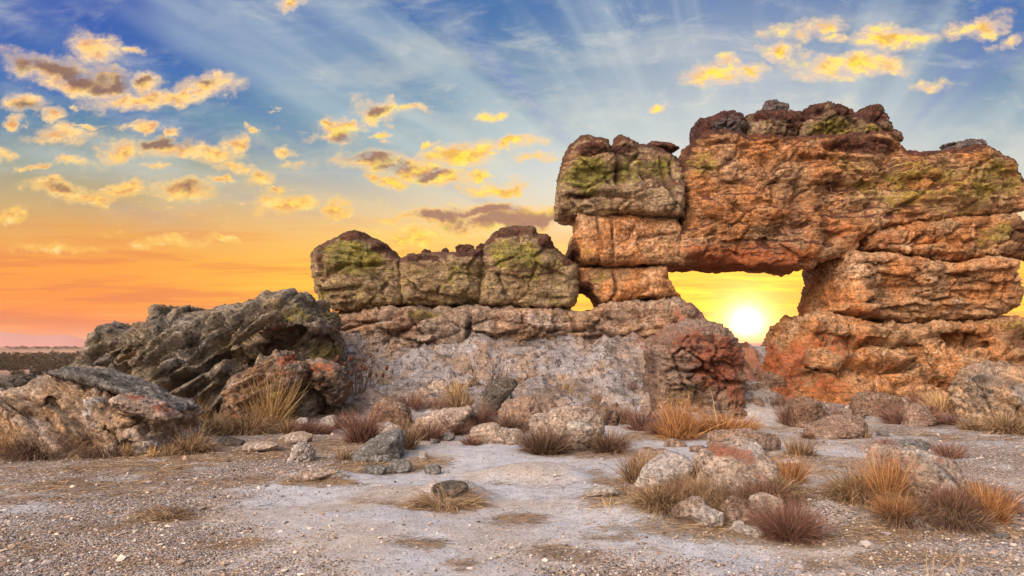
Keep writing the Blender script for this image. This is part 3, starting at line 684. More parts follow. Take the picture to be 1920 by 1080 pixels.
rock('shoulder', [(1596, 437), (1640, 430), (1760, 417), (1850, 406), (1884, 402), (1890, 416), (1900, 424), (1925, 418), (1975, 430), (1990, 460), (1960, 482), (1908, 490), (1890, 474), (1885, 488), (1835, 487), (1745, 498), (1720, 493), (1600, 481), (1572, 480), (1580, 455)],
     YA, 1.3, M_ARCH, arch, k=.70, R=.42, vox=.036, lump=.12, strata=.07, block=.16, bsize=(.7, .9, .55), crust=.2, seed=7,
     cracks=[[(1700, 430), (1712, 455), (1690, 490)], [(1760, 420), (1755, 450), (1780, 470)], [(1600, 455), (1680, 470), (1745, 455)]],
     masks={'lichen': [(1865, 440, 40, 30, .9), (1830, 460, 40, 20, .6)], 'dark': [(1905, 445, 40, 40, 1), (1890, 470, 50, 16, .8)], 'red': [(1640, 455, 60, 30, .55)], 'pale': [(1800, 445, 40, 20, .4), (1720, 440, 40, 16, .4)]})
rock('bearing_block', [(1076, 414), (1165, 413), (1266, 411), (1278, 440), (1272, 497), (1200, 500), (1140, 504), (1090, 500), (1062, 482), (1068, 455), (1078, 440)],
     YA, 1.25, M_ARCH, arch, k=.70, R=.42, vox=.036, lump=.10, strata=.05, block=.05, bsize=(1.2, 1, .8), seed=11,
     cracks=[[(1120, 414), (1124, 450), (1120, 500)], [(1148, 414), (1150, 460), (1148, 502)], [(1200, 450), (1265, 440)]], cdepth=.2,
     masks={'lichen': [(1095, 475, 30, 30, .6)], 'crust': [(1075, 470, 16, 30, .8)], 'pale': [(1200, 440, 70, 40, .5)], 'dark': [(1118, 440, 8, 40, .5)]})
rock('left_pillar', [(1082, 506), (1150, 506), (1242, 503), (1246, 522), (1256, 545), (1266, 556), (1262, 561), (1180, 567), (1124, 571), (1113, 556), (1102, 545), (1080, 544)],
     YA, 1.1, M_ARCH, arch, k=.70, R=.42, vox=.036, lump=.08, strata=.05, block=.05, seed=13, cracks=[[(1150, 506), (1156, 540), (1140, 568)], [(1225, 560), (1180, 565)]],
     masks={'lichen': [(1118, 520, 30, 18, .8)], 'crust': [(1095, 540, 26, 14, .8)], 'dark': [(1200, 545, 20, 14, .5)], 'pale': [(1215, 525, 50, 25, .35)]}).name = 'pillar'
rock('pillar', [(1526, 502), (1536, 486), (1560, 482), (1600, 481), (1700, 485), (1750, 499), (1820, 490), (1884, 490), (1884, 508), (1892, 530), (1897, 556), (1892, 576), (1872, 590), (1830, 597), (1700, 603), (1640, 604), (1580, 598), (1512, 590), (1514, 565), (1520, 530)],
     YA, 1.5, M_ARCH, arch, k=.70, R=.42, vox=.036, lump=.15, strata=.085, sfreq=3, block=.10, bsize=(1.3, 1, .45), fine=.05, seed=17,
     cracks=[[(1570, 568), (1640, 565), (1648, 585), (1720, 588)], [(1650, 585), (1780, 560)], [(1540, 570), (1640, 562)], [(1760, 500), (1740, 530)]],
     dents=[([(1690, 502), (1720, 500), (1722, 512), (1694, 514)], .12, .08), ([(1775, 514), (1800, 512), (1830, 520), (1825, 526), (1780, 524)], .15, .06), ([(1620, 500), (1640, 503), (1636, 512)], .12, .06), ([(1660, 580), (1700, 572), (1740, 570), (1740, 580), (1680, 590)], .08, .06)],
     masks={'red': [(1530, 560, 50, 60, .8), (1700, 540, 60, 20, .4), (1600, 590, 90, 16, .6)], 'pale': [(1590, 505, 40, 26, .55), (1785, 570, 24, 16, .8), (1770, 590, 30, 10, .7)], 'dark': [(1550, 520, 40, 40, .45), (1640, 550, 30, 20, .3)]})  # red on the window side is sun glow put into the colour
for nm, pl, T, mt, sd_, mk in (
        ('cap_block', [(1303, 266), (1302, 240), (1308, 228), (1331, 227), (1340, 217), (1362, 216), (1384, 224), (1392, 245), (1390, 268), (1350, 270), (1320, 270)], .8, M_DARKCAP, 21, {'pale': [(1355, 245, 30, 22, .6)], 'crust': [(1320, 245, 18, 25, .8)]}),
        ('cap_block', [(1388, 224), (1402, 218), (1422, 213), (1450, 216), (1472, 214), (1491, 215), (1495, 228), (1486, 260), (1470, 274), (1388, 270)], .9, M_CAP, 23, {'crust': [(1450, 222, 60, 14, 1), (1480, 230, 20, 30, .9)], 'lichen': [(1400, 260, 30, 14, .7), (1430, 235, 14, 12, .5)]}),
        ('cap_block', [(1486, 262), (1497, 230), (1502, 212), (1514, 203), (1538, 204), (1545, 214), (1551, 208), (1585, 214), (1592, 220), (1613, 208), (1632, 210), (1641, 222), (1652, 238), (1656, 252), (1668, 258), (1674, 274), (1640, 268), (1602, 284), (1566, 281), (1484, 271)], 1.0, M_CAP, 25,
         {'crust': [(1522, 212, 26, 14, 1), (1570, 214, 30, 10, 1), (1632, 220, 30, 24, 1), (1655, 260, 20, 20, 1)], 'lichen': [(1560, 245, 70, 26, 1), (1620, 250, 40, 18, .9)]})):
    rock(nm, pl, YA, T, mt, arch, k=.5, R=.4, vox=.038, lump=.08, lumps=.8, strata=.04, block=.10, bsize=(.5, .6, .4), fine=.05, crust=.9, seed=sd_, masks=mk, cdepth=.15, cracks=[[(1500, 262), (1540, 268), (1600, 280)]])

def top(name, px, T, mt, label, seed, cat='stone', Y=YA, **kw):
    o = rock(name, px, Y, T, mt, None, k=.45, R=.2, vox=.024, lump=.05, lumps=.5, strata=.03, block=.06, bsize=(.3, .3, .25), fine=.03, micro=.01, seed=seed, smooth=2, **kw)
    return tag(o, label, cat)
top('stone', [(1428, 214), (1434, 204), (1436, 191), (1450, 190), (1460, 195), (1473, 197), (1476, 204), (1474, 215), (1450, 218)], .3, M_DARKCAP, 'small dark squarish stone perched on the very highest point of the arch', 31)
top('flat_stone', [(1213, 272), (1218, 268), (1240, 269), (1258, 272), (1271, 279), (1258, 284), (1240, 280), (1216, 278)], .35, M_MAROON, 'thin flat maroon stone lying on the left shoulder of the arch', 33)
top('stone', [(1772, 290), (1771, 280), (1780, 276), (1772, 274), (1774, 269), (1800, 268), (1812, 264), (1834, 265), (1842, 276), (1853, 290), (1845, 294), (1810, 296)], .4, M_DARKCAP, 'notched dark capstone on the right shoulder of the arch', 35)

# ------------------------------------------------------------------ base of the arch, left and right
tag(rock('rock_ledge', [(600, 600), (615, 592), (632, 585), (700, 583), (760, 578), (900, 577), (1062, 580), (1080, 587), (1110, 584), (1128, 574), (1190, 568), (1258, 561), (1286, 568), (1304, 580), (1316, 594), (1322, 606), (1336, 612), (1348, 624), (1358, 642), (1368, 668), (1374, 830), (600, 830)],
     18.8, 1.4, M_LEDGE, None, k=.7, R=.5, vox=.046, lean=.45, zlean=1.55, lump=.13, strata=.12, sfreq=2.8, block=.16, bsize=(1.3, 1.2, .6), fine=.05, seed=41, crust=.15,
     cracks=[[(775, 590), (790, 615), (800, 630)], [(880, 582), (885, 610), (878, 640)], [(920, 580), (930, 610)], [(1030, 622), (1080, 618), (1115, 620)], [(1065, 580), (1075, 600), (1080, 618)], [(640, 622), (690, 605), (760, 590)], [(1120, 590), (1150, 600)]],
     masks={'lichen': [(800, 592, 50, 14, .7), (1090, 592, 40, 12, .6), (700, 592, 50, 10, .5)], 'dark': [(880, 610, 10, 40, .8), (970, 605, 30, 24, .7), (1010, 595, 20, 14, .5)], 'pale': [(1010, 600, 50, 20, .6), (700, 640, 120, 20, .6), (900, 660, 300, 24, .7), (1130, 660, 120, 40, .6), (1100, 720, 200, 60, .7)], 'red': [(1290, 620, 90, 60, .6), (1360, 660, 60, 60, .8), (950, 632, 50, 10, .3)]}),  # red at the right end carries the sun's glow as colour
    'long pinkish bedrock ledge carrying the row of olive boulders and the left pillar', 'rock ledge')
tag(rock('bedrock', [(1376, 840), (1382, 760), (1392, 725), (1410, 690), (1430, 650), (1442, 632), (1458, 612), (1482, 594), (1504, 591), (1580, 599), (1640, 606), (1700, 604), (1830, 598), (1884, 591), (1905, 598), (1925, 604), (2000, 622), (2150, 640), (2300, 700), (2300, 840)],
     18.8, 1.5, M_ARCH, None, k=.7, R=.5, vox=.048, lean=.62, zlean=1.7, lump=.16, lumps=1.2, strata=.18, sfreq=2.8, block=.20, bsize=(1.0, 1.2, .5), fine=.06, seed=43, crust=.1,
     cracks=[[(1600, 640), (1680, 645), (1740, 630), (1800, 640)], [(1560, 680), (1640, 690), (1720, 680)], [(1740, 660), (1700, 700), (1760, 730)], [(1810, 640), (1860, 650)], [(1640, 720), (1720, 712)]],
     dents=[([(1760, 625), (1830, 630), (1850, 655), (1790, 665), (1755, 645)], .22, .12), ([(1690, 640), (1712, 638), (1716, 690), (1684, 696)], .2, .15)],
     masks={'red': [(1450, 680, 70, 80, .9), (1560, 640, 90, 30, .7), (1500, 720, 90, 30, .7), (1700, 640, 80, 14, .3)], 'pale': [(1720, 660, 60, 20, .4), (1790, 740, 40, 30, .6), (1650, 615, 30, 10, .5), (1850, 690, 60, 20, .5)], 'dark': [(1890, 640, 50, 40, .8), (1695, 665, 14, 30, .8), (1800, 625, 60, 12, .4)], 'lichen': [(1880, 610, 50, 14, .7), (1620, 720, 60, 20, .25)]}),  # red towards the left paints in the glow from the sun
    'broken orange bedrock base under the right pillar of the arch', 'bedrock')

# ------------------------------------------------------------------ row of boulders on the ledge
for pl, sd_, mk, cr, lb in (
        ([(594, 505), (592, 480), (602, 468), (616, 462), (636, 451), (650, 441), (672, 435), (692, 442), (700, 448), (722, 460), (736, 475), (757, 492), (762, 530), (760, 572), (720, 581), (680, 584), (636, 584), (612, 572), (598, 548)], 51,
         {'lichen': [(665, 490, 75, 50, 1.0), (640, 480, 40, 40, .7), (700, 550, 50, 30, .45)], 'crust': [(670, 444, 40, 12, 1), (720, 465, 26, 16, .9), (606, 480, 14, 30, .6)], 'dark': [(640, 550, 50, 20, .5), (740, 480, 14, 14, .6)]}, [[(600, 520), (660, 500), (740, 495)], [(610, 550), (680, 540)]], 'leftmost olive green domed boulder of the row on the ledge'),
        ([(752, 489), (770, 482), (792, 481), (810, 478), (832, 476), (870, 474), (906, 471), (918, 500), (903, 522), (902, 570), (840, 574), (790, 576), (757, 577), (754, 540)], 53,
         {'lichen': [(800, 510, 60, 20, .6), (870, 520, 40, 40, .6)], 'crust': [(790, 486, 50, 10, 1), (880, 478, 40, 10, .9)], 'dark': [(770, 540, 20, 30, .4)]}, [[(758, 525), (790, 545), (840, 560), (890, 566)], [(900, 480), (885, 510)]], 'low flat topped boulder in the middle of the row on the ledge'),
        ([(902, 478), (914, 456), (925, 441), (940, 432), (965, 428), (1000, 431), (1006, 445), (1025, 447), (1040, 468), (1060, 486), (1080, 502), (1083, 530), (1080, 568), (1060, 577), (960, 577), (898, 574), (896, 525)], 55,
         {'lichen': [(970, 480, 70, 40, .9), (1010, 500, 50, 30, .6), (920, 470, 30, 26, .5)], 'crust': [(960, 438, 46, 12, 1), (1025, 458, 30, 16, .9), (1062, 492, 16, 14, .8)], 'dark': [(1075, 540, 10, 34, .6)], 'pale': [(1030, 540, 40, 25, .4)]}, [[(912, 505), (895, 525), (894, 570)], [(935, 515), (955, 560), (960, 576)], [(1010, 562), (1060, 560)]], 'largest brown domed boulder of the row, closest to the arch')):
    tag(rock('boulder', pl, 18.7, 1.15, M_WALL, None, k=.6, R=.5, vox=.036, lump=.13, strata=.05, block=.07, bsize=(1.0, 1, .7), fine=.045, micro=.014, crust=.6, seed=sd_, masks=mk, cracks=cr, cdepth=.2, lich0=.45), lb, 'boulder', 'olive boulders in a row on the ledge')
for pl, lb, sd_ in (([(790, 482), (790, 472), (798, 466), (806, 469), (813, 478), (808, 482)], 'pointed little maroon stone, leftmost on the low middle boulder', 61), ([(830, 478), (829, 469), (836, 465), (842, 470), (842, 477)], 'tiny maroon stone, smallest of those on the low middle boulder', 62),
                    ([(854, 474), (853, 464), (862, 458), (876, 457), (888, 462), (889, 474)], 'rounded maroon stone, biggest of those on the low middle boulder', 63), ([(890, 474), (892, 462), (902, 457), (916, 458), (920, 470), (912, 480)], 'maroon stone wedged against the left flank of the largest domed boulder', 64)):
    top('stone', pl, .16, M_MAROON, lb, sd_, Y=18.5)

# ------------------------------------------------------------------ big boulder in front of the window
tag(rock('boulder', [(1208, 690), (1212, 660), (1220, 636), (1244, 624), (1262, 612), (1300, 604), (1338, 608), (1368, 628), (1388, 662), (1394, 710), (1396, 760), (1404, 830), (1196, 830), (1204, 770), (1212, 725)],
     14.6, .85, M_PINK, None, k=.5, R=.5, vox=.036, lump=.12, strata=.06, block=.14, bsize=(.5, .6, .4), fine=.06, micro=.018, seed=71, crust=.3,
     cracks=[[(1240, 640), (1232, 690), (1236, 760)], [(1250, 700), (1310, 690), (1360, 720), (1400, 715)]],
     masks={'red': [(1340, 680, 70, 70, .9), (1290, 645, 70, 40, .75), (1380, 740, 30, 60, .8), (1290, 720, 60, 40, .5)], 'lichen': [(1280, 740, 50, 40, .45)], 'dark': [(1225, 680, 18, 40, .8), (1300, 650, 40, 12, .5), (1232, 740, 10, 40, .7)]}),  # red tint paints the glow of the sun above onto the boulder
    'tall squarish reddish boulder standing in front of the window under the sun', 'boulder')
tag(rock('boulder', [(1796, 840), (1800, 780), (1800, 730), (1806, 712), (1820, 704), (1850, 690), (1880, 682), (1905, 690), (1935, 700), (2010, 720), (2060, 840)],
     14.2, .9, M_TAN, None, k=.5, R=.45, vox=.04, tilt=12, lump=.12, strata=.09, sfreq=4, block=.12, bsize=(.6, .6, .35), fine=.06, seed=73, crust=.2,
     cracks=[[(1805, 735), (1850, 745), (1900, 770)], [(1880, 690), (1895, 730), (1900, 760)]], masks={'dark': [(1845, 710, 40, 18, .9), (1890, 720, 20, 20, .7)], 'pale': [(1900, 740, 24, 30, .9), (1812, 810, 20, 14, .5)], 'red': [(1910, 690, 20, 14, .7)]}),
    'banded boulder with a dark top at the right edge beside the path', 'boulder')

# ------------------------------------------------------------------ big outcrop on the left
tag(rock('rock_outcrop', [(104, 760), (126, 706), (140, 684), (158, 666), (180, 640), (196, 622), (199, 607), (214, 605), (238, 609), (243, 619), (262, 618), (274, 609), (300, 604), (306, 586), (316, 572), (327, 586), (338, 597), (352, 594), (371, 572), (379, 591), (402, 592), (420, 580), (436, 574), (450, 566), (458, 568), (472, 563),
     (500, 558), (516, 552), (545, 556), (568, 553), (578, 566), (592, 563), (602, 580), (622, 592), (634, 618), (644, 656), (640, 690), (650, 730), (642, 790), (500, 800), (300, 800)],
     15.5, 1.5, M_GREY, None, k=.55, R=.6, vox=.034, lean=.35, tilt=36, lump=.12, lumps=2.0, strata=.20, sfreq=3.8, block=.10, bsize=(4.5, 1.4, .45), fine=.045, micro=.022, smooth=1, crust=0, seed=81,
     cracks=[[(415, 600), (395, 640), (330, 690)], [(345, 610), (320, 660), (310, 700)], [(450, 580), (430, 620), (385, 680), (370, 700)], [(500, 570), (470, 610), (440, 640)], [(250, 640), (210, 670), (190, 700)]],
     dents=[([(545, 612), (575, 606), (610, 618), (646, 640), (650, 690), (640, 700), (600, 690), (560, 690), (520, 680), (440, 690), (400, 690), (440, 668), (480, 648), (520, 626)], .95, .22), ([(300, 640), (330, 660), (320, 700), (260, 712), (200, 700), (230, 660)], .22, .25)],
     masks={'lichen': [(560, 590, 50, 20, .8), (480, 640, 60, 16, .6, 25), (600, 660, 40, 30, .9), (600, 690, 30, 20, .8), (160, 690, 30, 20, .6), (530, 570, 60, 10, .5), (180, 660, 24, 24, .5)], 'red': [(525, 618, 40, 9, .9, 20), (560, 605, 16, 6, .8)], 'dark': [(590, 575, 40, 14, .5), (600, 635, 50, 12, .6), (310, 670, 20, 50, .7, 30), (370, 700, 60, 14, .7), (240, 625, 36, 10, .6), (320, 596, 20, 14, .6)], 'pale': [(420, 645, 14, 10, .9), (280, 640, 30, 12, .7), (380, 670, 12, 24, .8, -40), (225, 670, 10, 10, .9)]}),
    'big jagged grey outcrop with tilted strata and a deep overhang', 'rock outcrop')
tag(rock('rock_slab', [(424, 752), (432, 725), (444, 704), (470, 690), (502, 671), (522, 656), (538, 660), (548, 676), (572, 686), (577, 694), (566, 712), (540, 735), (520, 752), (480, 790), (420, 800)],
     13.5, .5, M_SLAB, None, k=.75, R=.15, vox=.028, lean=.35, tilt=30, lump=.06, lumps=.9, strata=.13, sfreq=5.5, block=.10, bsize=(.9, .5, .22), fine=.04, micro=.015, seed=83,
     masks={'red': [(534, 676, 20, 12, 1), (500, 715, 60, 14, .6, 25), (460, 740, 30, 20, .55), (555, 698, 24, 10, .6)], 'lichen': [(530, 738, 16, 16, .8)], 'pale': [(465, 725, 24, 16, .5)], 'dark': [(500, 690, 40, 10, .5, 25)]}),
    'tilted layered slab with orange lichen leaning against the grey outcrop', 'rock slab')
tag(rock('rock_slab', [(548, 694), (566, 682), (590, 674), (612, 680), (640, 690), (652, 712), (650, 745), (640, 762), (622, 758), (606, 742), (560, 735), (540, 742)],
     13.9, .5, M_SLAB, None, k=.35, R=.35, vox=.03, lean=.15, tilt=-14, lump=.10, lumps=.7, strata=.09, sfreq=5, block=.12, bsize=(.7, .5, .25), fine=.04, seed=85,
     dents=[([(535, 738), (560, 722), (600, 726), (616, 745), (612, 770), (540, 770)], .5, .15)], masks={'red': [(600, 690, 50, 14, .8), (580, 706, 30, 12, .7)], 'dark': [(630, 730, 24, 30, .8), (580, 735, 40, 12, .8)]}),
    'rust brown slab roofing a black hollow below the overhang', 'rock slab')
tag(rock('boulder', [(418, 800), (420, 765), (428, 745), (444, 735), (462, 740), (474, 760), (480, 800)], 12.9, .3, M_SLAB, None, k=.4, R=.3, vox=.026, lump=.07, lumps=.5, strata=.04, block=.08, bsize=(.3, .3, .3), fine=.04, seed=87,
     masks={'red': [(440, 780, 30, 16, .8), (455, 750, 16, 10, .6)], 'pale': [(450, 755, 20, 12, .5)]}), 'rounded boulder speckled orange at the foot of the tilted slab', 'boulder')

# ------------------------------------------------------------------ striped boulder in the left foreground
ob = empty('boulder', (-5.6, 10.8, 0)); tag(ob, 'large tan and grey striped boulder filling the left foreground', 'boulder')
rock('boulder_body', [(-260, 900), (-250, 770), (-120, 748), (-40, 742), (10, 734), (42, 722), (76, 706), (110, 696), (140, 690), (190, 698), (240, 716), (290, 738), (330, 755), (358, 768), (364, 790), (360, 815), (348, 846), (330, 900)],
     11.2, .9, M_TAN, ob, k=.5, R=.5, vox=.033, lean=.45, tilt=-27, lump=.12, lumps=1.2, strata=.13, sfreq=4.2, block=.14, bsize=(1.8, .8, .32), fine=.05, micro=.016, seed=91,
     cracks=[[(50, 735), (110, 770), (180, 800), (240, 830)], [(80, 770), (140, 800), (200, 825)], [(130, 700), (200, 735), (260, 760)]],
     dents=[([(90, 745), (130, 735), (170, 775), (150, 790), (110, 775)], .12, .1), ([(230, 790), (320, 788), (330, 800), (250, 806)], .15, .08), ([(270, 820), (310, 822), (310, 850), (262, 845)], .14, .08)],
     masks={'dark': [(115, 755, 42, 20, 1, -28), (150, 780, 40, 12, .8, -28), (285, 828, 24, 7, 1), (180, 808, 40, 8, .6, -25), (215, 812, 20, 8, .6)], 'pale': [(200, 748, 18, 14, 1), (190, 730, 12, 8, .9), (318, 822, 16, 14, 1), (135, 828, 14, 12, .9), (205, 765, 12, 12, .8), (60, 760, 30, 12, .5)], 'red': [(300, 770, 50, 8, .5, -22)]})
rock('ledge', [(98, 698), (128, 690), (170, 692), (220, 706), (262, 722), (300, 742), (340, 758), (352, 770), (330, 772), (290, 756), (240, 738), (180, 720), (130, 708)],
     10.8, .6, M_GREYB, ob, k=.5, R=.25, vox=.028, tilt=-24, lump=.06, lumps=.6, strata=.06, sfreq=7, block=.06, bsize=(.8, .5, .14), fine=.03, seed=93, masks={'dark': [(150, 700, 40, 10, .5)]})['label'] = 'grey layered upper ledge'
rock('slab', [(216, 752), (224, 740), (236, 738), (262, 748), (296, 760), (322, 776), (330, 786), (312, 787), (282, 782), (250, 770), (222, 762)],
     10.15, .32, M_PALE, ob, k=.5, R=.16, vox=.024, tilt=-24, lump=.04, lumps=.4, strata=.04, sfreq=8, block=.06, bsize=(.4, .4, .12), fine=.03, seed=95, masks={'red': [(240, 744, 26, 8, 1, -20), (300, 768, 30, 8, 1, -24), (318, 780, 12, 7, .9), (270, 764, 40, 8, .5, -22)]})['label'] = 'pale wedge with a red upper edge'
tag(rock('boulder', [(-60, 760), (-40, 726), (0, 716), (18, 706), (44, 704), (60, 714), (66, 735), (60, 770)], 13.6, .5, M_DARK, None, k=.4, R=.35, vox=.034, tilt=-10, lump=.10, lumps=.6, strata=.07, sfreq=5, block=.12, bsize=(.5, .5, .25), fine=.05, seed=97),
    'small dark jagged rock behind the striped boulder at the left edge', 'boulder')

# ------------------------------------------------------------------ middle-sized boulders with a traced outline
def mid(px, mat, label, seed, T=None, foot=None, cat='boulder', name='boulder', R=.3, k=.35, lean=.25, vox=.022, **kw):
    a = np.array(px, float); fx_, fy_ = (a[:, 0].mean(), a[:, 1].max()) if foot is None else foot
    x, y, z = ground_at(fx_, fy_ - 4)
    wid = np.ptp(a[:, 0]) / F * y; T = T or wid * .32
    lo = a[:, 1].max(); a[:, 1] = np.where(a[:, 1] > lo - 6, a[:, 1] + 10, a[:, 1])
    pr = dict(lump=.05, lumps=.5, strata=.02, sfreq=5, block=.05, bsize=(.45, .45, .35), fine=.018, micro=.008, smooth=2, facets=6); pr.update(kw)
    return tag(rock(name, a, y + T * .75, T, mat, None, k=k, R=R, vox=vox, lean=lean, seed=seed, **pr), label, cat)
mid([(904, 770), (906, 742), (914, 722), (926, 712), (945, 708), (964, 712), (970, 722), (960, 735), (946, 752), (934, 775), (920, 782)], M_DARK, 'dark lichened slab leaning to the right behind the pinkish boulder', 101, T=.3, masks={'pale': [(940, 722, 20, 10, .5)]})
mid([(934, 795), (934, 772), (944, 755), (966, 746), (1000, 741), (1030, 746), (1044, 760), (1046, 790), (1000, 802), (950, 804)], M_PINK, 'rounded pinkish boulder behind the clump of wiry grass', 103)
mid([(992, 800), (996, 782), (1010, 775), (1028, 778), (1040, 768), (1060, 765), (1090, 764), (1114, 770), (1130, 785), (1136, 805), (1126, 828), (1100, 838), (1080, 850), (1050, 846), (1010, 840)], M_PALE, 'pale cracked round boulder between two dark wiry tussocks', 105, T=.42, vox=.02, facets=10, cracks=[[(1058, 768), (1066, 790), (1062, 815), (1064, 845)]], cdepth=.07, cw=.025, masks={'pale': [(1090, 795, 40, 26, .7)], 'dark': [(1110, 825, 20, 10, .6)]})
mid([(880, 826), (884, 806), (896, 796), (920, 794), (945, 802), (975, 806), (986, 816), (984, 834), (940, 836), (895, 835)], M_PALE, 'low layered tan stone left of the dark tussocks', 107, T=.3, strata=.06, sfreq=9)
mid([(770, 800), (776, 784), (800, 775), (830, 770), (862, 764), (882, 762), (884, 775), (872, 792), (850, 812), (800, 816), (775, 812)], M_PALE, 'wedge shaped slab with a raised right tip', 109, T=.32, strata=.04, sfreq=8, masks={'dark': [(850, 775, 30, 10, .5)], 'lichen': [(785, 795, 16, 10, .5)]})
mid([(688, 800), (692, 768), (704, 752), (722, 747), (748, 752), (764, 768), (772, 795), (740, 806), (700, 806)], M_BROWN, 'brown ridged boulder with thin white streaks', 111, T=.34, strata=.05, sfreq=6, masks={'pale': [(712, 752, 24, 5, .9, -10), (750, 762, 20, 5, .8, -30)]})
mid([(792, 745), (800, 728), (814, 714), (828, 712), (842, 722), (852, 748), (820, 752)], M_PALE, 'pale triangular stone at the foot of the bare slope', 113, T=.3, cat='stone', name='stone')
mid([(640, 868), (648, 856), (672, 846), (690, 828), (712, 816), (738, 806), (752, 808), (755, 830), (753, 856), (720, 868), (690, 866)], M_GREYST, 'bluish grey wedge boulder sloping down to the left', 115, T=.38, masks={'pale': [(725, 856, 34, 10, .9), (735, 820, 20, 12, .4)], 'red': [(720, 815, 26, 8, .45)], 'dark': [(700, 845, 30, 8, .5), (652, 858, 12, 8, .6)]})
mid([(541, 862), (544, 845), (552, 834), (568, 830), (580, 836), (586, 850), (582, 862), (562, 870), (546, 870)], M_WHITE, 'blocky white stone standing alone on the sand', 117, T=.17, cat='stone', name='stone', vox=.013, R=.10, k=.5, lump=.03, block=.05, bsize=(.2, .2, .2), fine=.012, micro=.006)
mid([(1322, 920), (1326, 895), (1318, 872), (1322, 858), (1345, 848), (1372, 842), (1395, 828), (1420, 832), (1445, 845), (1458, 870), (1464, 905), (1462, 930), (1400, 935)], M_PALE, 'big pale boulder splashed with red lichen amid russet grass', 119, T=.42, vox=.017, k=.62, R=.16, facets=14, fine=.024, masks={'red': [(1370, 852, 40, 12, .9), (1405, 862, 30, 20, .85), (1415, 885, 16, 18, .6), (1378, 920, 20, 16, .8)], 'pale': [(1425, 850, 30, 18, .9), (1410, 905, 30, 20, .7), (1445, 900, 14, 26, .5)]})
mid([(1330, 845), (1332, 815), (1350, 808), (1400, 806), (1440, 812), (1466, 820), (1468, 848)], M_PINK, 'broad pinkish block directly behind the red lichened boulder', 121, T=.3)
mid([(1178, 880), (1190, 856), (1214, 844), (1244, 844), (1264, 850), (1256, 868), (1230, 880), (1200, 888)], M_PINK, 'flattish pinkish slab just behind the tilted white slab', 125, T=.26, vox=.018)
mid([(1518, 815), (1522, 802), (1540, 794), (1562, 784), (1590, 780), (1618, 784), (1630, 795), (1628, 812), (1606, 822), (1560, 826), (1530, 824)], M_PINK, 'low rounded boulder lying alone in the sandy path', 127, T=.36, strata=.04, masks={'dark': [(1560, 800, 40, 10, .5)]})
mid([(1478, 795), (1484, 765), (1494, 748), (1512, 742), (1534, 752), (1548, 775), (1552, 800), (1500, 804)], M_BROWN, 'reddish brown boulder with grass on its left beside the path', 129, T=.34)
mid([(1690, 930), (1680, 900), (1668, 880), (1666, 858), (1676, 842), (1702, 842), (1740, 844), (1770, 852), (1800, 862), (1814, 888), (1818, 920), (1806, 940), (1740, 945)], M_PALE, 'streaked grey and white boulder inside the right clump of grass', 131, T=.40, vox=.018, k=.6, R=.16, facets=12, tilt=-40, strata=.05, masks={'pale': [(1740, 856, 30, 9, 1), (1758, 885, 14, 40, .9, 30), (1790, 920, 26, 10, .7)], 'red': [(1705, 870, 34, 20, .55), (1705, 895, 30, 14, .5), (1775, 868, 24, 8, .7), (1765, 930, 14, 8, .7)], 'dark': [(1770, 890, 16, 36, .8, 25), (1690, 885, 20, 16, .5)]})
mid([(1684, 848), (1690, 832), (1706, 825), (1734, 828), (1752, 838), (1756, 850)], M_GREYST, 'small blue grey stone behind the streaked boulder', 133, T=.2, cat='stone', name='stone')
mid([(1702, 984), (1706, 968), (1716, 960), (1730, 966), (1746, 978), (1752, 990), (1724, 995)], M_WHITE, 'pale pyramid shaped stone in front of the right clump of grass', 135, T=.15, cat='stone', name='stone', vox=.011, R=.1, k=.4, lump=.03, block=.03, fine=.012, micro=.005)
mid([(1600, 780), (1604, 748), (1616, 737), (1650, 734), (1684, 742), (1700, 758), (1704, 785)], M_BROWN, 'rounded maroon boulder at the foot of the broken base', 137, T=.36, masks={'pale': [(1640, 745, 30, 10, .4)], 'red': [(1660, 760, 40, 16, .4)]})
mid([(1690, 800), (1694, 772), (1706, 758), (1726, 756), (1746, 766), (1756, 782), (1754, 802)], M_PINK, 'pinkish boulder half hidden by a long russet tussock', 139, T=.3)
mid([(1040, 800), (1046, 776), (1060, 764), (1100, 760), (1140, 762), (1158, 768), (1160, 800)], M_BROWN, 'flat brown slab showing behind the pale cracked boulder', 141, T=.25)
mid([(1052, 742), (1056, 716), (1064, 698), (1072, 706), (1084, 724), (1094, 740)], M_PALE, 'leaning pale stone on the slope behind a straw tuft', 143, T=.22, cat='stone', name='stone')
mid([(640, 762), (645, 744), (660, 738), (680, 742), (694, 752), (696, 766)], M_DARK, 'dark stone under the dry shrub with seed heads', 145, T=.24, cat='stone', name='stone')
mid([(522, 782), (526, 760), (540, 748), (558, 748), (570, 760), (576, 782)], M_BROWN, 'rounded brown stone in front of the black hollow', 147, T=.2, cat='stone', name='stone')

# ------------------------------------------------------------------ smaller loose stones
stone(564, 808, 26, 24, M_WHITE, 'white stone under tall straw, left of a matching pair', 201, masks={'lichen': [(560, 795, 8, 8, .4)]}, sub=4)
stone(614, 804, 38, 24, M_WHITE, 'rounded cream stone, right of a matching pair', 202, sub=4)
stone(722, 812, 60, 20, M_WHITE, 'low white stone above the bluish wedge boulder', 203, flat=.6, sub=4)
stone(748, 887, 46, 24, M_GREYST, 'smooth grey dome shaped stone in the straw', 204, nplanes=3, flat=.9, sub=4)
stone(793, 862, 18, 16, M_WHITE, 'little upright white stone in straw right of the wedge boulder', 205, sub=4, tilt=20)
stone(702, 889, 46, 13, M_GREYST, 'low flat grey stone left of the smooth dome', 206, flat=.6, sub=4)
stone(810, 889, 32, 16, M_GREYST, 'small grey stone right of the smooth dome', 207, sub=4)
stone(590, 902, 78, 18, M_PALE, 'long low pale stone below the blocky white one', 208, flat=.6, sub=4, strata=.04)
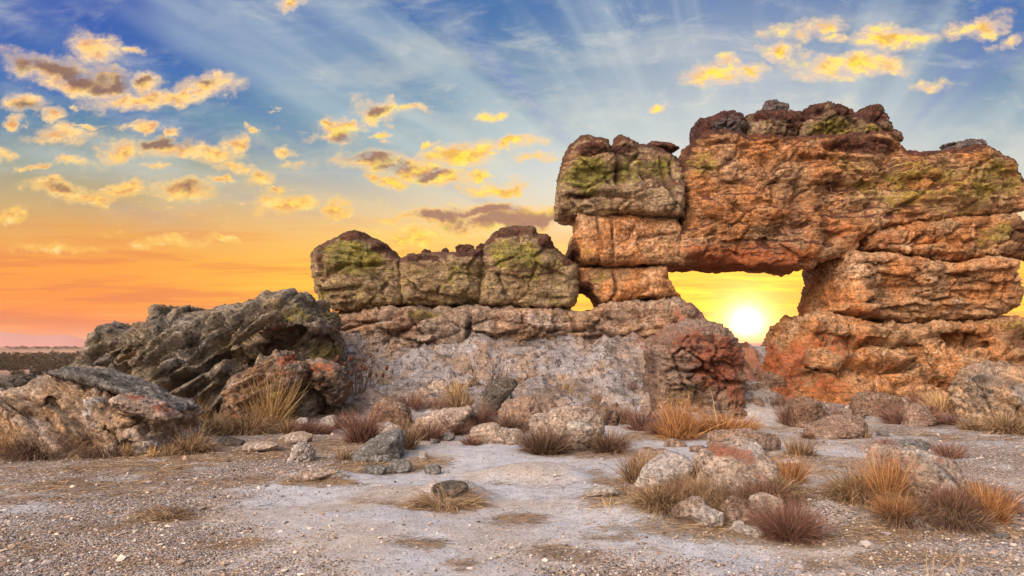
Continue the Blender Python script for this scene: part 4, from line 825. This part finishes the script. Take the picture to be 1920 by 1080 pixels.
stone(548, 832, 62, 20, M_PALE, 'flaky pale slab up and left of the blocky white stone', 209, flat=.6, strata=.10)
stone(425, 836, 54, 14, M_DARK, 'dark flat slab on the sand beside the striped boulder', 210, flat=.6, sub=4, strata=.08)
stone(480, 848, 70, 16, M_PALE, 'flat broken pale slab right of the dark flat one', 211, flat=.6, strata=.08)
stone(840, 827, 26, 15, M_GREYST, 'round grey stone between two russet tussocks', 212, nplanes=3, flat=.9, sub=4)
stone(815, 832, 20, 9, M_GREYST, 'small dark grey pebble like stone below the left russet tussock', 213, sub=4)
stone(842, 930, 70, 20, M_DARK, 'dark low rock breaking through a mat of straw', 214, flat=.9, nplanes=3, sink=.3, sub=5)
stone(1298, 978, 72, 42, M_PALE, 'pale stone at the left end of the little arc of stones', 216, sub=5, masks={'pale': [(1300, 960, 26, 8, .6)]})
stone(1332, 992, 56, 40, M_WHITE, 'white stone second in the little arc of stones', 217, sub=5)
stone(1392, 980, 70, 46, M_PINK, 'pinkish tan stone in the middle of the little arc of stones', 218, sub=5)
stone(1446, 985, 76, 52, M_PALE, 'rounded pale stone half buried in the big russet ball of grass', 219, sub=5)
stone(1386, 1000, 32, 20, M_WHITE, 'small white stone in front of the middle of the arc', 220, sub=4)
stone(1412, 1008, 44, 16, M_WHITE, 'flat white stone nearest the camera in the little arc', 221, sub=4, flat=.6)
stone(1130, 932, 66, 16, M_WHITE, 'flat bluish white slab in straw left of the red lichened boulder', 222, flat=.6, sub=4)
stone(1184, 930, 32, 22, M_PINK, 'small pinkish stone between the flat slab and the tilted slab', 223, sub=4)
stone(1575, 932, 38, 20, M_GREYST, 'small grey stone at the left foot of the right clump of grass', 224, sub=4)
stone(1416, 768, 46, 22, M_PINK, 'low step stone in the path below the sun', 225, flat=.6, sub=4)
stone(1595, 774, 22, 16, M_WHITE, 'tiny pale stone at the foot of the maroon boulder', 226, sub=4)
stone(1482, 872, 44, 9, M_WHITE, 'thin white flat stone right of the red lichened boulder', 227, flat=.6, sub=4)
stone(1018, 748, 38, 22, M_PINK, 'small stone on the slope above the pinkish boulder', 228, sub=4)
stone(1312, 848, 34, 12, M_PINK, 'small flat stone in the path left of the pinkish block', 229, sub=4)
stone(1268, 838, 40, 14, M_PINK, 'flat stone in the path below the straw at the tall boulder', 230, flat=.6, sub=4)
stone(1245, 796, 40, 26, M_PINK, 'tan stone in russet grass at the left foot of the tall boulder', 231, sub=4)
stone(740, 792, 30, 14, M_PALE, 'small pale stone at the foot of the brown ridged boulder', 232, sub=4)
stone(1210, 782, 22, 46, M_PALE, 'upright pale stone left of the tall boulder', 233, sub=4)
stone(640, 778, 50, 20, M_DARK, 'dark flat stone in grass below the dry shrub', 234, sub=4, flat=.6)
stone(385, 752, 66, 26, M_BROWN, 'brown stone in the gap between the striped boulder and the outcrop', 235, sub=4)
stone(330, 744, 40, 22, M_GREYST, 'grey angular stone on top of the gap behind the striped boulder', 236, sub=4, at_pos=(-5.85, 11.9, .45))
stone(1660, 818, 26, 10, M_GREYST, 'small flat stone lying in the path behind the right clump', 237, sub=4, flat=.6)
stone(1100, 838, 20, 10, M_PALE, 'chip of pale stone at the foot of the cracked boulder', 238, sub=4)
stone(1452, 748, 52, 50, M_BROWN, 'reddish boulder at the left corner of the broken bedrock by the gap', 243, sub=5)
stone(1400, 752, 40, 30, M_BROWN, 'brown stone against the right side of the tall boulder in the gap', 244, sub=5)
stone(1428, 742, 34, 24, M_PINK, 'reddish step stone in the gap under the sun, lower of two', 241, sub=4)
stone(1412, 706, 26, 16, M_PINK, 'reddish step stone in the gap under the sun, upper of two', 242, sub=4, flat=.6)
stone(1880, 1010, 26, 9, M_GREYST, 'flat grey stone on the sand at the lower right', 239, sub=4, flat=.6)

stone(1248, 918, 116, 64, M_WHITE, 'angular white slab tilted up to the right', 250, tilt=24, flat=.5, nplanes=14, rough=.5, depth=.7, masks={'dark': [(1262, 900, 20, 12, .5)]})
# ------------------------------------------------------------------ grass
def grass_mat(name, a, b, c):
    m, n, bs = mat_new(name); bs.inputs['Roughness'].default_value = .75
    n.l.new(n.ramp(n.attr('tone'), [(0, a), (.5, b), (1, c)], 'LINEAR'), bs.inputs['Base Color'])
    return m
GM = {'straw': grass_mat('straw grass', G(.16, .09, .04), G(.46, .29, .13), G(.74, .54, .28)), 'dry': grass_mat('dry brown grass', G(.06, .038, .026), G(.22, .135, .075), G(.50, .35, .20)),
      'russet': grass_mat('russet wiry grass', G(.055, .028, .025), G(.17, .085, .066), G(.36, .20, .14)), 'orange': grass_mat('orange grass', G(.11, .045, .02), G(.38, .17, .065), G(.66, .38, .16)),
      'dark': grass_mat('dark wiry grass', G(.035, .022, .018), G(.13, .075, .055), G(.32, .21, .135))}
def blades(root, dirs, length, droop, width, seed, seg=5, wob=.12):
    rs = np.random.RandomState(seed); nb = len(root)
    p = root.copy(); d = dirs.copy(); L = (length / seg)[:, None]
    side = np.cross(d, np.array([0, 0, 1.0]) + rs.normal(size=d.shape) * .6); side /= np.linalg.norm(side, axis=1)[:, None] + 1e-9
    rows = []
    for s in range(seg + 1):
        w = (width * (1 - (s / seg) ** 1.5 * .92))[:, None]
        rows += [p - side * w, p + side * w]
        d = d + np.array([0, 0, -1.0]) * (droop / seg)[:, None] * (s + 1) * .5 + rs.normal(size=d.shape) * wob
        d /= np.linalg.norm(d, axis=1)[:, None]; p = p + d * L
    co = np.stack(rows, 1); k = co.shape[1]
    b0 = (np.arange(nb) * k)[:, None]; fs = []
    for s in range(seg): fs.append(np.stack([b0[:, 0] + 2 * s, b0[:, 0] + 2 * s + 1, b0[:, 0] + 2 * s + 3, b0[:, 0] + 2 * s + 2], 1))
    return co.reshape(-1, 3), np.concatenate(fs), np.repeat(rs.uniform(0, 1, nb), k)
def tuft(px, py, w, h, kind, style, label, seed=0, dens=1.0, group=None, name='grass_tuft'):
    x, y, z = ground_at(px, py); k = y / F; Wd, H = w * k / 2, h * k * .88
    rs = np.random.RandomState(seed + int(px)); parts = []
    def add(nb, rad, rad_y, lmin, lmax, spread, droop, width, up=1.0, bias=0.0):
        a = rs.uniform(0, 2 * math.pi, nb); r = np.sqrt(rs.uniform(0, 1, nb))
        rt = np.stack([np.cos(a) * r * rad, np.sin(a) * r * rad_y, np.zeros(nb)], 1)
        rt[:, 2] = ground_h(x + rt[:, 0], y + rt[:, 1]) - z - .015
        dr = np.stack([np.cos(a) * r * spread, np.sin(a) * r * spread, np.full(nb, up)], 1) + rs.normal(size=(nb, 3)) * .22; dr[:, 0] += bias
        dr[:, 2] = np.maximum(dr[:, 2], .08); dr /= np.linalg.norm(dr, axis=1)[:, None]
        ln = H * rs.uniform(lmin, lmax, nb)
        parts.append(blades(rt, dr, ln, np.full(nb, droop) * rs.uniform(.4, 1.4, nb), np.full(nb, width) * rs.uniform(.6, 1.3, nb), seed + len(parts) * 7 + int(px)))
    area = max(.5, min(4.0, (w * h) / 2600.0)) * dens; wd = max(.0022, .00042 * y)
    if style == 'ball': add(int(620 * area), Wd * .42, Wd * .42, .5, .98, 1.15, .3, wd * .8); add(int(260 * area), Wd * .6, Wd * .5, .25, .5, 1.5, .9, wd * .8)
    elif style == 'up': add(int(300 * area), Wd * .55, Wd * .5, .5, 1.1, .55, .25, wd); add(int(120 * area), Wd * .8, Wd * .6, .25, .55, 1.1, .8, wd)
    elif style == 'tall': add(int(190 * area), Wd * .5, Wd * .5, .55, 1.12, .30, .12, wd * .9); add(int(150 * area), Wd * .8, Wd * .6, .2, .5, .9, .8, wd)
    elif style == 'droop': add(int(460 * area), Wd * .6, Wd * .5, .6, 1.25, 1.0, 1.2, wd); add(int(200 * area), Wd * .8, Wd * .55, .3, .7, 1.6, 1.5, wd)
    elif style == 'mat': add(int(700 * area), Wd * .85, Wd * .5, .8, 2.4, 1.8, 1.6, wd, .45)
    elif style == 'long': add(int(700 * area), Wd * .92, min(Wd * .4, .35), .6, 1.15, .9, .5, wd)
    elif style == 'stalk': add(int(14 * dens), Wd * .6, Wd * .4, .6, 1.1, .22, .08, wd * .9)
    off = 0; cs, fs, ts = [], [], []
    for c, f, t in parts: cs.append(c); fs.append(f + off); ts.append(t); off += len(c)
    o = link(name, new_mesh(name, np.concatenate(cs), np.concatenate(fs), GM[kind], {'tone': np.concatenate(ts)}, smooth=False), (x, y, z))
    return tag(o, label, 'grass tuft', group or {'straw': 'straw coloured grass tufts', 'dry': 'dry brown grass tufts', 'russet': 'russet wiry grass tufts', 'orange': 'orange grass tufts', 'dark': 'dark wiry grass tussocks'}[kind])
TUFTS = [
    (72, 856, 130, 66, 'dark', 'droop', 'dark drooping tussock, largest along the foot of the striped boulder'), (8, 858, 36, 70, 'straw', 'tall', 'tall straw tuft cut by the left edge of the photo'), (140, 852, 60, 46, 'dry', 'droop', 'dry tuft just right of the largest drooping tussock'), (195, 856, 100, 38, 'dark', 'droop', 'low dark tuft under the middle of the striped boulder'),
    (236, 854, 26, 32, 'straw', 'tall', 'short straw tuft right of the low dark one under the striped boulder'), (286, 856, 26, 30, 'straw', 'tall', 'little straw tuft below the black cleft of the striped boulder'), (322, 854, 40, 30, 'dry', 'up', 'small brown tuft beneath the white patch of the striped boulder'), (360, 848, 70, 60, 'dry', 'droop', 'bushy tuft against the right end of the striped boulder'),
    (368, 800, 40, 80, 'straw', 'tall', 'tall straw rising beside the right end of the striped boulder'), (410, 812, 80, 56, 'dry', 'droop', 'brown tuft in front of the orange speckled rounded boulder'), (398, 768, 60, 40, 'dry', 'up', 'dry tuft in the gap between striped boulder and outcrop'), (466, 812, 110, 60, 'dry', 'droop', 'wide dry tuft below the tilted layered slab'), (508, 802, 70, 120, 'straw', 'tall', 'tall golden straw in front of the tilted layered slab'),
    (496, 842, 30, 30, 'straw', 'droop', 'little bent straw tuft beside the flaky pale slab'), (584, 812, 70, 34, 'russet', 'long', 'russet tuft between the pair of white stones'), (540, 812, 40, 40, 'dry', 'up', 'dry tuft left of the pair of white stones'), (645, 800, 54, 38, 'russet', 'up', 'russet tuft right of the pair of white stones'), (605, 772, 130, 30, 'dry', 'long', 'band of dry grass below the black hollow'), (585, 764, 40, 60, 'straw', 'stalk', 'thin straw stalks standing before the black hollow'),
    (680, 828, 66, 80, 'russet', 'up', 'upright russet tuft above the bluish wedge boulder'), (764, 842, 36, 76, 'dry', 'up', 'narrow dry tuft against the right side of the bluish wedge boulder'), (646, 862, 34, 34, 'dry', 'up', 'dry tuft at the left tip of the bluish wedge boulder'), (690, 872, 90, 16, 'dry', 'mat', 'mat of straw spread below the bluish wedge boulder'), (806, 824, 66, 54, 'russet', 'ball', 'round russet tussock under the left of the wedge shaped slab'), (852, 812, 60, 56, 'russet', 'ball', 'round russet tussock under the right tip of the wedge shaped slab'),
    (884, 834, 44, 32, 'russet', 'ball', 'small ball of russet grass left of the low layered tan stone'), (766, 768, 70, 40, 'russet', 'up', 'russet tuft on the slope foot right of the brown ridged boulder'), (862, 764, 60, 46, 'dry', 'up', 'brown tuft behind the raised tip of the wedge shaped slab'), (858, 752, 30, 60, 'straw', 'tall', 'straw tuft at the slope foot left of the leaning dark slab'), (690, 748, 60, 30, 'dry', 'up', 'dry tuft right of the dark stone under the shrub'), (900, 796, 56, 54, 'russet', 'up', 'russet tuft at the left foot of the leaning dark slab'),
    (960, 808, 80, 50, 'dark', 'ball', 'dark wiry tussock in front of the pinkish boulder'), (1022, 850, 100, 78, 'dark', 'ball', 'largest dark wiry tussock, left of the pale cracked boulder'), (1142, 848, 74, 66, 'dark', 'ball', 'dark wiry tussock right of the pale cracked boulder'), (1140, 840, 30, 92, 'straw', 'stalk', 'thin straw stalks rising from the tussock right of the cracked boulder'), (1060, 742, 26, 56, 'straw', 'tall', 'lone straw tuft on the bare slope'), (1160, 786, 56, 40, 'dry', 'droop', 'dry tuft behind and right of the pale cracked boulder'),
    (1206, 806, 66, 60, 'russet', 'up', 'russet tuft left of the upright straw at the tall boulder'), (1240, 814, 56, 44, 'russet', 'ball', 'round russet tuft at the left foot of the tall boulder'), (1276, 822, 70, 100, 'orange', 'tall', 'tallest orange straw against the front of the tall boulder'), (1262, 822, 50, 60, 'orange', 'up', 'orange tuft at the base of the tall straw'), (1350, 810, 130, 46, 'orange', 'long', 'long orange brown fringe along the foot of the tall boulder'), (1358, 802, 40, 100, 'straw', 'stalk', 'few pale stalks against the right half of the tall boulder'),
    (1486, 796, 50, 58, 'russet', 'up', 'russet tuft on the left of the reddish brown boulder'), (1452, 758, 60, 36, 'russet', 'ball', 'reddish tussock at the corner of the broken base by the path'), (1560, 786, 56, 34, 'russet', 'up', 'russet tuft on the right of the reddish brown boulder'), (1600, 752, 30, 40, 'straw', 'up', 'straw tuft at the foot of the broken base left of the maroon boulder'), (1650, 776, 90, 20, 'russet', 'long', 'low russet fringe below the maroon boulder'), (1712, 794, 100, 46, 'russet', 'long', 'long russet tussock across the pinkish boulder beside the path'),
    (1785, 796, 32, 40, 'russet', 'ball', 'purplish ball of grass left of the banded boulder'), (1765, 772, 60, 50, 'straw', 'up', 'straw tuft in front of the broken base near the banded boulder'), (1840, 806, 70, 34, 'dry', 'long', 'dry fringe under the left of the banded boulder'), (1890, 812, 80, 60, 'dry', 'droop', 'dry tuft under the right of the banded boulder at the photo edge'), (1500, 852, 70, 44, 'dry', 'up', 'thin dry tuft behind the thin white flat stone'), (1516, 822, 26, 22, 'russet', 'ball', 'little russet tuft at the left end of the boulder in the path'), (1622, 822, 26, 22, 'dry', 'up', 'little dry tuft at the right end of the boulder in the path'),
    (1196, 906, 60, 84, 'dry', 'up', 'straw brown tuft in front of the flattish pinkish slab'), (1240, 950, 110, 62, 'dry', 'droop', 'spreading straw brown tuft in front of the tilted white slab'), (1326, 940, 130, 74, 'dry', 'droop', 'dense brown tussock in front of the red lichened boulder'), (1276, 948, 70, 62, 'russet', 'ball', 'russet tuft between the tilted white slab and the red lichened boulder'), (1424, 946, 90, 56, 'russet', 'up', 'russet tuft at the right foot of the red lichened boulder'), (1484, 905, 50, 70, 'orange', 'up', 'orange tuft touching the right side of the red lichened boulder'),
    (1478, 1008, 116, 104, 'russet', 'ball', 'big russet ball of wiry grass, nearest of all tussocks'), (1140, 948, 100, 16, 'straw', 'mat', 'flat straw mat around the bluish white slab'), (1330, 1006, 130, 10, 'straw', 'mat', 'flat straw mat in front of the little arc of stones'),
    (1616, 938, 110, 86, 'dry', 'droop', 'drooping brown tussock on the left of the right clump'), (1664, 945, 60, 124, 'orange', 'tall', 'tall orange straw on the left of the streaked boulder'), (1700, 972, 130, 56, 'dark', 'droop', 'dark tussock in front of the streaked boulder'), (1790, 980, 130, 56, 'dark', 'droop', 'dark tussock right of the pale pyramid shaped stone'), (1856, 974, 64, 90, 'orange', 'up', 'orange tipped tuft at the right end of the right clump'), (1728, 940, 60, 70, 'straw', 'stalk', 'thin straw stalks in front of the streaked boulder'),
    (1778, 858, 70, 40, 'russet', 'up', 'russet tuft behind the streaked boulder'), (1655, 852, 50, 46, 'russet', 'up', 'russet tuft behind and left of the streaked boulder'), (1745, 1078, 40, 90, 'straw', 'stalk', 'few thin stalks at the bottom edge below the pale pyramid stone'), (1800, 1076, 40, 56, 'straw', 'stalk', 'short thin stalks at the bottom edge toward the right corner'),
    (310, 972, 120, 20, 'dry', 'mat', 'low grey brown mat of grass alone on the gravel'), (320, 966, 60, 24, 'dark', 'mat', 'darker middle of the low mat of grass on the gravel'), (835, 944, 140, 40, 'dry', 'mat', 'straw mat around the dark low rock on the sand'), (620, 896, 70, 18, 'dry', 'mat', 'straw mat at the right end of the long low pale stone'), (560, 898, 60, 14, 'dry', 'mat', 'straw mat at the left end of the long low pale stone'), (806, 878, 50, 14, 'dry', 'mat', 'thin straw mat beside the small grey stone'), (1550, 884, 50, 10, 'dry', 'mat', 'thin straw mat alone on the sand between the two right clumps')]
for i, t in enumerate(TUFTS): tuft(*t, seed=300 + i)

rs = np.random.RandomState(4)
for i in range(64):              # rubble fallen at the foot of the bare slope
    px, py = rs.uniform(650, 1190), rs.uniform(700, 800); w = rs.uniform(9, 20 + (i % 4) * 6)
    stone(px, py, w, w * rs.uniform(.45, .8), [M_PALE, M_PINK, M_GREYST, M_BROWN][i % 4], 'small angular rubble stone fallen at the foot of the bare slope', 500 + i, sub=4 if w > 20 else 3, group='rubble at the foot of the bare slope', name='rubble_stone')
for i in range(22):
    px, py = rs.uniform(1440, 1800), rs.uniform(742, 790); w = rs.uniform(8, 26)
    stone(px, py, w, w * rs.uniform(.45, .8), [M_PINK, M_BROWN, M_PALE][i % 3], 'small reddish rubble stone below the broken bedrock on the right', 540 + i, sub=4 if w > 20 else 3, group='rubble below the broken bedrock', name='rubble_stone')
for i in range(44):
    px, py = rs.uniform(640, 1190), rs.uniform(728, 806); w = rs.uniform(24, 50)
    tuft(px, py, w, w * rs.uniform(.55, .9), ['russet', 'dry', 'dark'][i % 3], ['ball', 'up', 'droop'][i % 3], 'small brown tuft among the rubble at the foot of the bare slope', 700 + i, .7, 'small tufts among the rubble of the slope')
for i in range(16):
    px, py = rs.uniform(1450, 1800), rs.uniform(738, 785); w = rs.uniform(24, 54)
    tuft(px, py, w, w * rs.uniform(.5, .8), ['russet', 'orange', 'dry'][i % 3], ['up', 'up', 'droop'][i % 3], 'small reddish tuft along the foot of the broken bedrock', 740 + i, .7, 'small tufts along the foot of the broken bedrock')

for cx_, cy_, rx_, nm_, lb_ in ((1345, 935, 130, 'centre', 'rust brown grass packed round the red lichened boulder'), (1735, 940, 130, 'right', 'rust brown grass packed round the streaked grey and white boulder')):
    for i in range(16):
        a_ = rs.uniform(0, 6.28); px, py = cx_ + rx_ * math.cos(a_) * rs.uniform(.7, 1), cy_ + 34 * math.sin(a_) * rs.uniform(.7, 1); w = rs.uniform(56, 105)
        tuft(px, py, w, w * rs.uniform(.5, .8), ['russet', 'dry', 'orange', 'dark'][i % 4], ['droop', 'up', 'ball'][i % 3], lb_, 800 + i, 1.3, 'packed ' + lb_)

# ------------------------------------------------------------------ bare twiggy shrubs
m, n, bs = mat_new('dark twig'); bs.inputs['Base Color'].default_value = G(.085, .055, .045); M_TWIG = m
m, n, bs = mat_new('dry seed head'); bs.inputs['Base Color'].default_value = G(.10, .045, .035); M_SEED = m
def tube(pts, rad, sides=5):
    pts = np.array(pts); co = []; fs = []
    for i, p in enumerate(pts):
        d = pts[min(i + 1, len(pts) - 1)] - pts[max(i - 1, 0)]; d /= np.linalg.norm(d) + 1e-9
        a = np.cross(d, [0.3, 1, .2]); a /= np.linalg.norm(a); b = np.cross(d, a); r = rad * (1 - .6 * i / max(1, len(pts) - 1))
        for s in range(sides): t = 2 * math.pi * s / sides; co.append(p + a * math.cos(t) * r + b * math.sin(t) * r)
    for i in range(len(pts) - 1):
        for s in range(sides): s2 = (s + 1) % sides; fs.append((i * sides + s, i * sides + s2, (i + 1) * sides + s2, (i + 1) * sides + s))
    return np.array(co), np.array(fs)
def shrub(px, py, w, h, nst, heads, label, seed, branch=2):
    x, y, z = ground_at(px, py); k = y / F; rs = np.random.RandomState(seed)
    t = tag(empty('dry_shrub', (x, y, z)), label, 'shrub'); cs, fs, off = [], [], 0; tips = []
    def grow(p, d, L, r, lev):
        nonlocal off
        pts = [p]; q = p.copy(); dd = d.copy()
        for i in range(5):
            dd = dd + rs.normal(size=3) * .13 + np.array([0, 0, .05]); dd /= np.linalg.norm(dd); q = q + dd * L / 5; pts.append(q.copy())
        c, f = tube(pts, r); cs.append(c); fs.append(f + off); off += len(c)
        if lev > 0:
            for b in range(branch):
                nd = dd + rs.normal(size=3) * .5; nd[2] = abs(nd[2]) * .8 + .25; nd /= np.linalg.norm(nd); grow(pts[rs.randint(2, 5)], nd, L * rs.uniform(.45, .7), r * .6, lev - 1)
        tips.append(q)
    for i in range(nst):
        a = rs.uniform(-1, 1); d = np.array([a * w / h * .5, rs.uniform(-.35, .35), 1.0]); d /= np.linalg.norm(d)
        grow(np.array([a * w * k * .16, rs.uniform(-.08, .08), -.03]), d, h * k * rs.uniform(.6, 1.0), .011, 1)
    link('stems', new_mesh('stems', np.concatenate(cs), np.concatenate(fs), M_TWIG), (0, 0, 0), t)
    if heads:
        hv, hf = ico(2)
        for p in tips[:heads]:
            v = hv * np.array([.035, .035, .06]) * rs.uniform(.7, 1.2); v = v + v / np.linalg.norm(v, axis=1)[:, None] * (.014 * fbm(v * 60 + p, 2, 3))[:, None]
            link('seed_head', new_mesh('seed_head', v + p, hf, M_SEED), (0, 0, 0), t)
    return t
shrub(674, 752, 84, 86, 13, 26, 'dark dry shrub with brown seed heads beside the grey outcrop', 11)
shrub(908, 742, 80, 74, 7, 0, 'bare twiggy shrub rising behind the leaning dark slab', 12, 3)

# ------------------------------------------------------------------ loose straw and gravel over the ground
rs = np.random.RandomState(77)
cand = 190000; yy = 4.2 * (15.5 / 4.2) ** rs.uniform(0, 1, cand); xx = yy * rs.uniform(-.8, .8, cand)
lmk = litter_mask(xx, yy); clump = fbm(np.stack([xx * 2.2, yy * 3.5, yy * 0], 1), 3, 71)
kp = rs.uniform(0, 1, cand) < np.clip(lmk * (.5 + .7 * clump), 0, .9); xx, yy = xx[kp], yy[kp]; nb = len(xx)
ang = rs.normal(.15, .75, nb); dr = np.stack([np.cos(ang), np.sin(ang), rs.uniform(0, .10, nb)], 1)
rt = np.stack([xx, yy, ground_h(xx, yy) + .006], 1)
c_, f_, t_ = blades(rt, dr / np.linalg.norm(dr, axis=1)[:, None], rs.uniform(.05, .20, nb) * (.5 + yy / 12), np.full(nb, .12), np.maximum(.0016, .00033 * yy) * rs.uniform(.6, 1.2, nb), 78, 2, .10)
tag(link('straw_litter', new_mesh('straw_litter', c_, f_, GM['dry'], {'tone': t_}, smooth=False)), 'dead straw scattered in patches over the grey sand', 'straw litter', kind='stuff')

m, n, bs = mat_new('gravel')
gcol = n.ramp(n.attr('tone'), [(0, G(.10, .08, .075)), (.25, G(.22, .16, .13)), (.5, G(.38, .28, .21)), (.7, G(.30, .28, .31)), (.9, G(.50, .42, .34)), (1, G(.68, .62, .57))], 'LINEAR')
n.l.new(gcol, bs.inputs['Base Color'])
cand = 130000; yy = 4.2 * (13.0 / 4.2) ** rs.uniform(0, 1, cand); xx = yy * rs.uniform(-.8, .8, cand)
gm_ = gravel_mask(xx, yy)
kp = rs.uniform(0, 1, cand) < np.clip(gm_ * .55, .05, .5); xx, yy = xx[kp], yy[kp]; nb = len(xx)
v0, f0 = ico(1); sz = (rs.gamma(1.4, .0024, nb) + .003) * np.where(rs.uniform(0, 1, nb) < .03, 2.6, 1.0)
sh = rs.uniform(.6, 1.5, (nb, 1, 3)); co = v0[None] * sh * np.array([1, 1, .62]) * (1 + .25 * rs.normal(size=(nb, len(v0), 1))) * sz[:, None, None]
a = rs.uniform(0, 6.28, nb); ca, sa = np.cos(a)[:, None], np.sin(a)[:, None]
co = np.stack([co[..., 0] * ca - co[..., 1] * sa, co[..., 0] * sa + co[..., 1] * ca, co[..., 2]], 2)
co += np.stack([xx, yy, ground_h(xx, yy) + sz * .25], 1)[:, None]
fs = (f0[None] + (np.arange(nb) * len(v0))[:, None, None]).reshape(-1, 3)
tag(link('gravel', new_mesh('gravel', co.reshape(-1, 3), fs, m, {'tone': np.repeat(rs.uniform(0, 1, nb), len(v0))}, smooth=False)), 'loose gravel strewn over the foreground sand', 'gravel', kind='stuff')

# ------------------------------------------------------------------ air
HAZE = True
if HAZE:
    bm = bmesh.new(); bmesh.ops.create_cube(bm, size=1); me = bpy.data.meshes.new('haze')
    lo, hi = np.array([-9900, -3900, -30.]), np.array([9900, 14500, 80.])
    for v in bm.verts: v.co = Vector(tuple((lo + hi) / 2 + np.array(v.co[:]) * (hi - lo)))
    bm.to_mesh(me); bm.free()
    m = bpy.data.materials.new('hazy air'); m.use_nodes = True; t = m.node_tree; t.nodes.clear()
    o = t.nodes.new('ShaderNodeOutputMaterial'); pv = t.nodes.new('ShaderNodeVolumePrincipled'); t.links.new(pv.outputs[0], o.inputs['Volume'])
    pv.inputs['Color'].default_value = (1.0, .80, .68, 1); pv.inputs['Density'].default_value = .00014; pv.inputs['Anisotropy'].default_value = .45
    me.materials.append(m); tag(link('haze', me), kind='stuff')
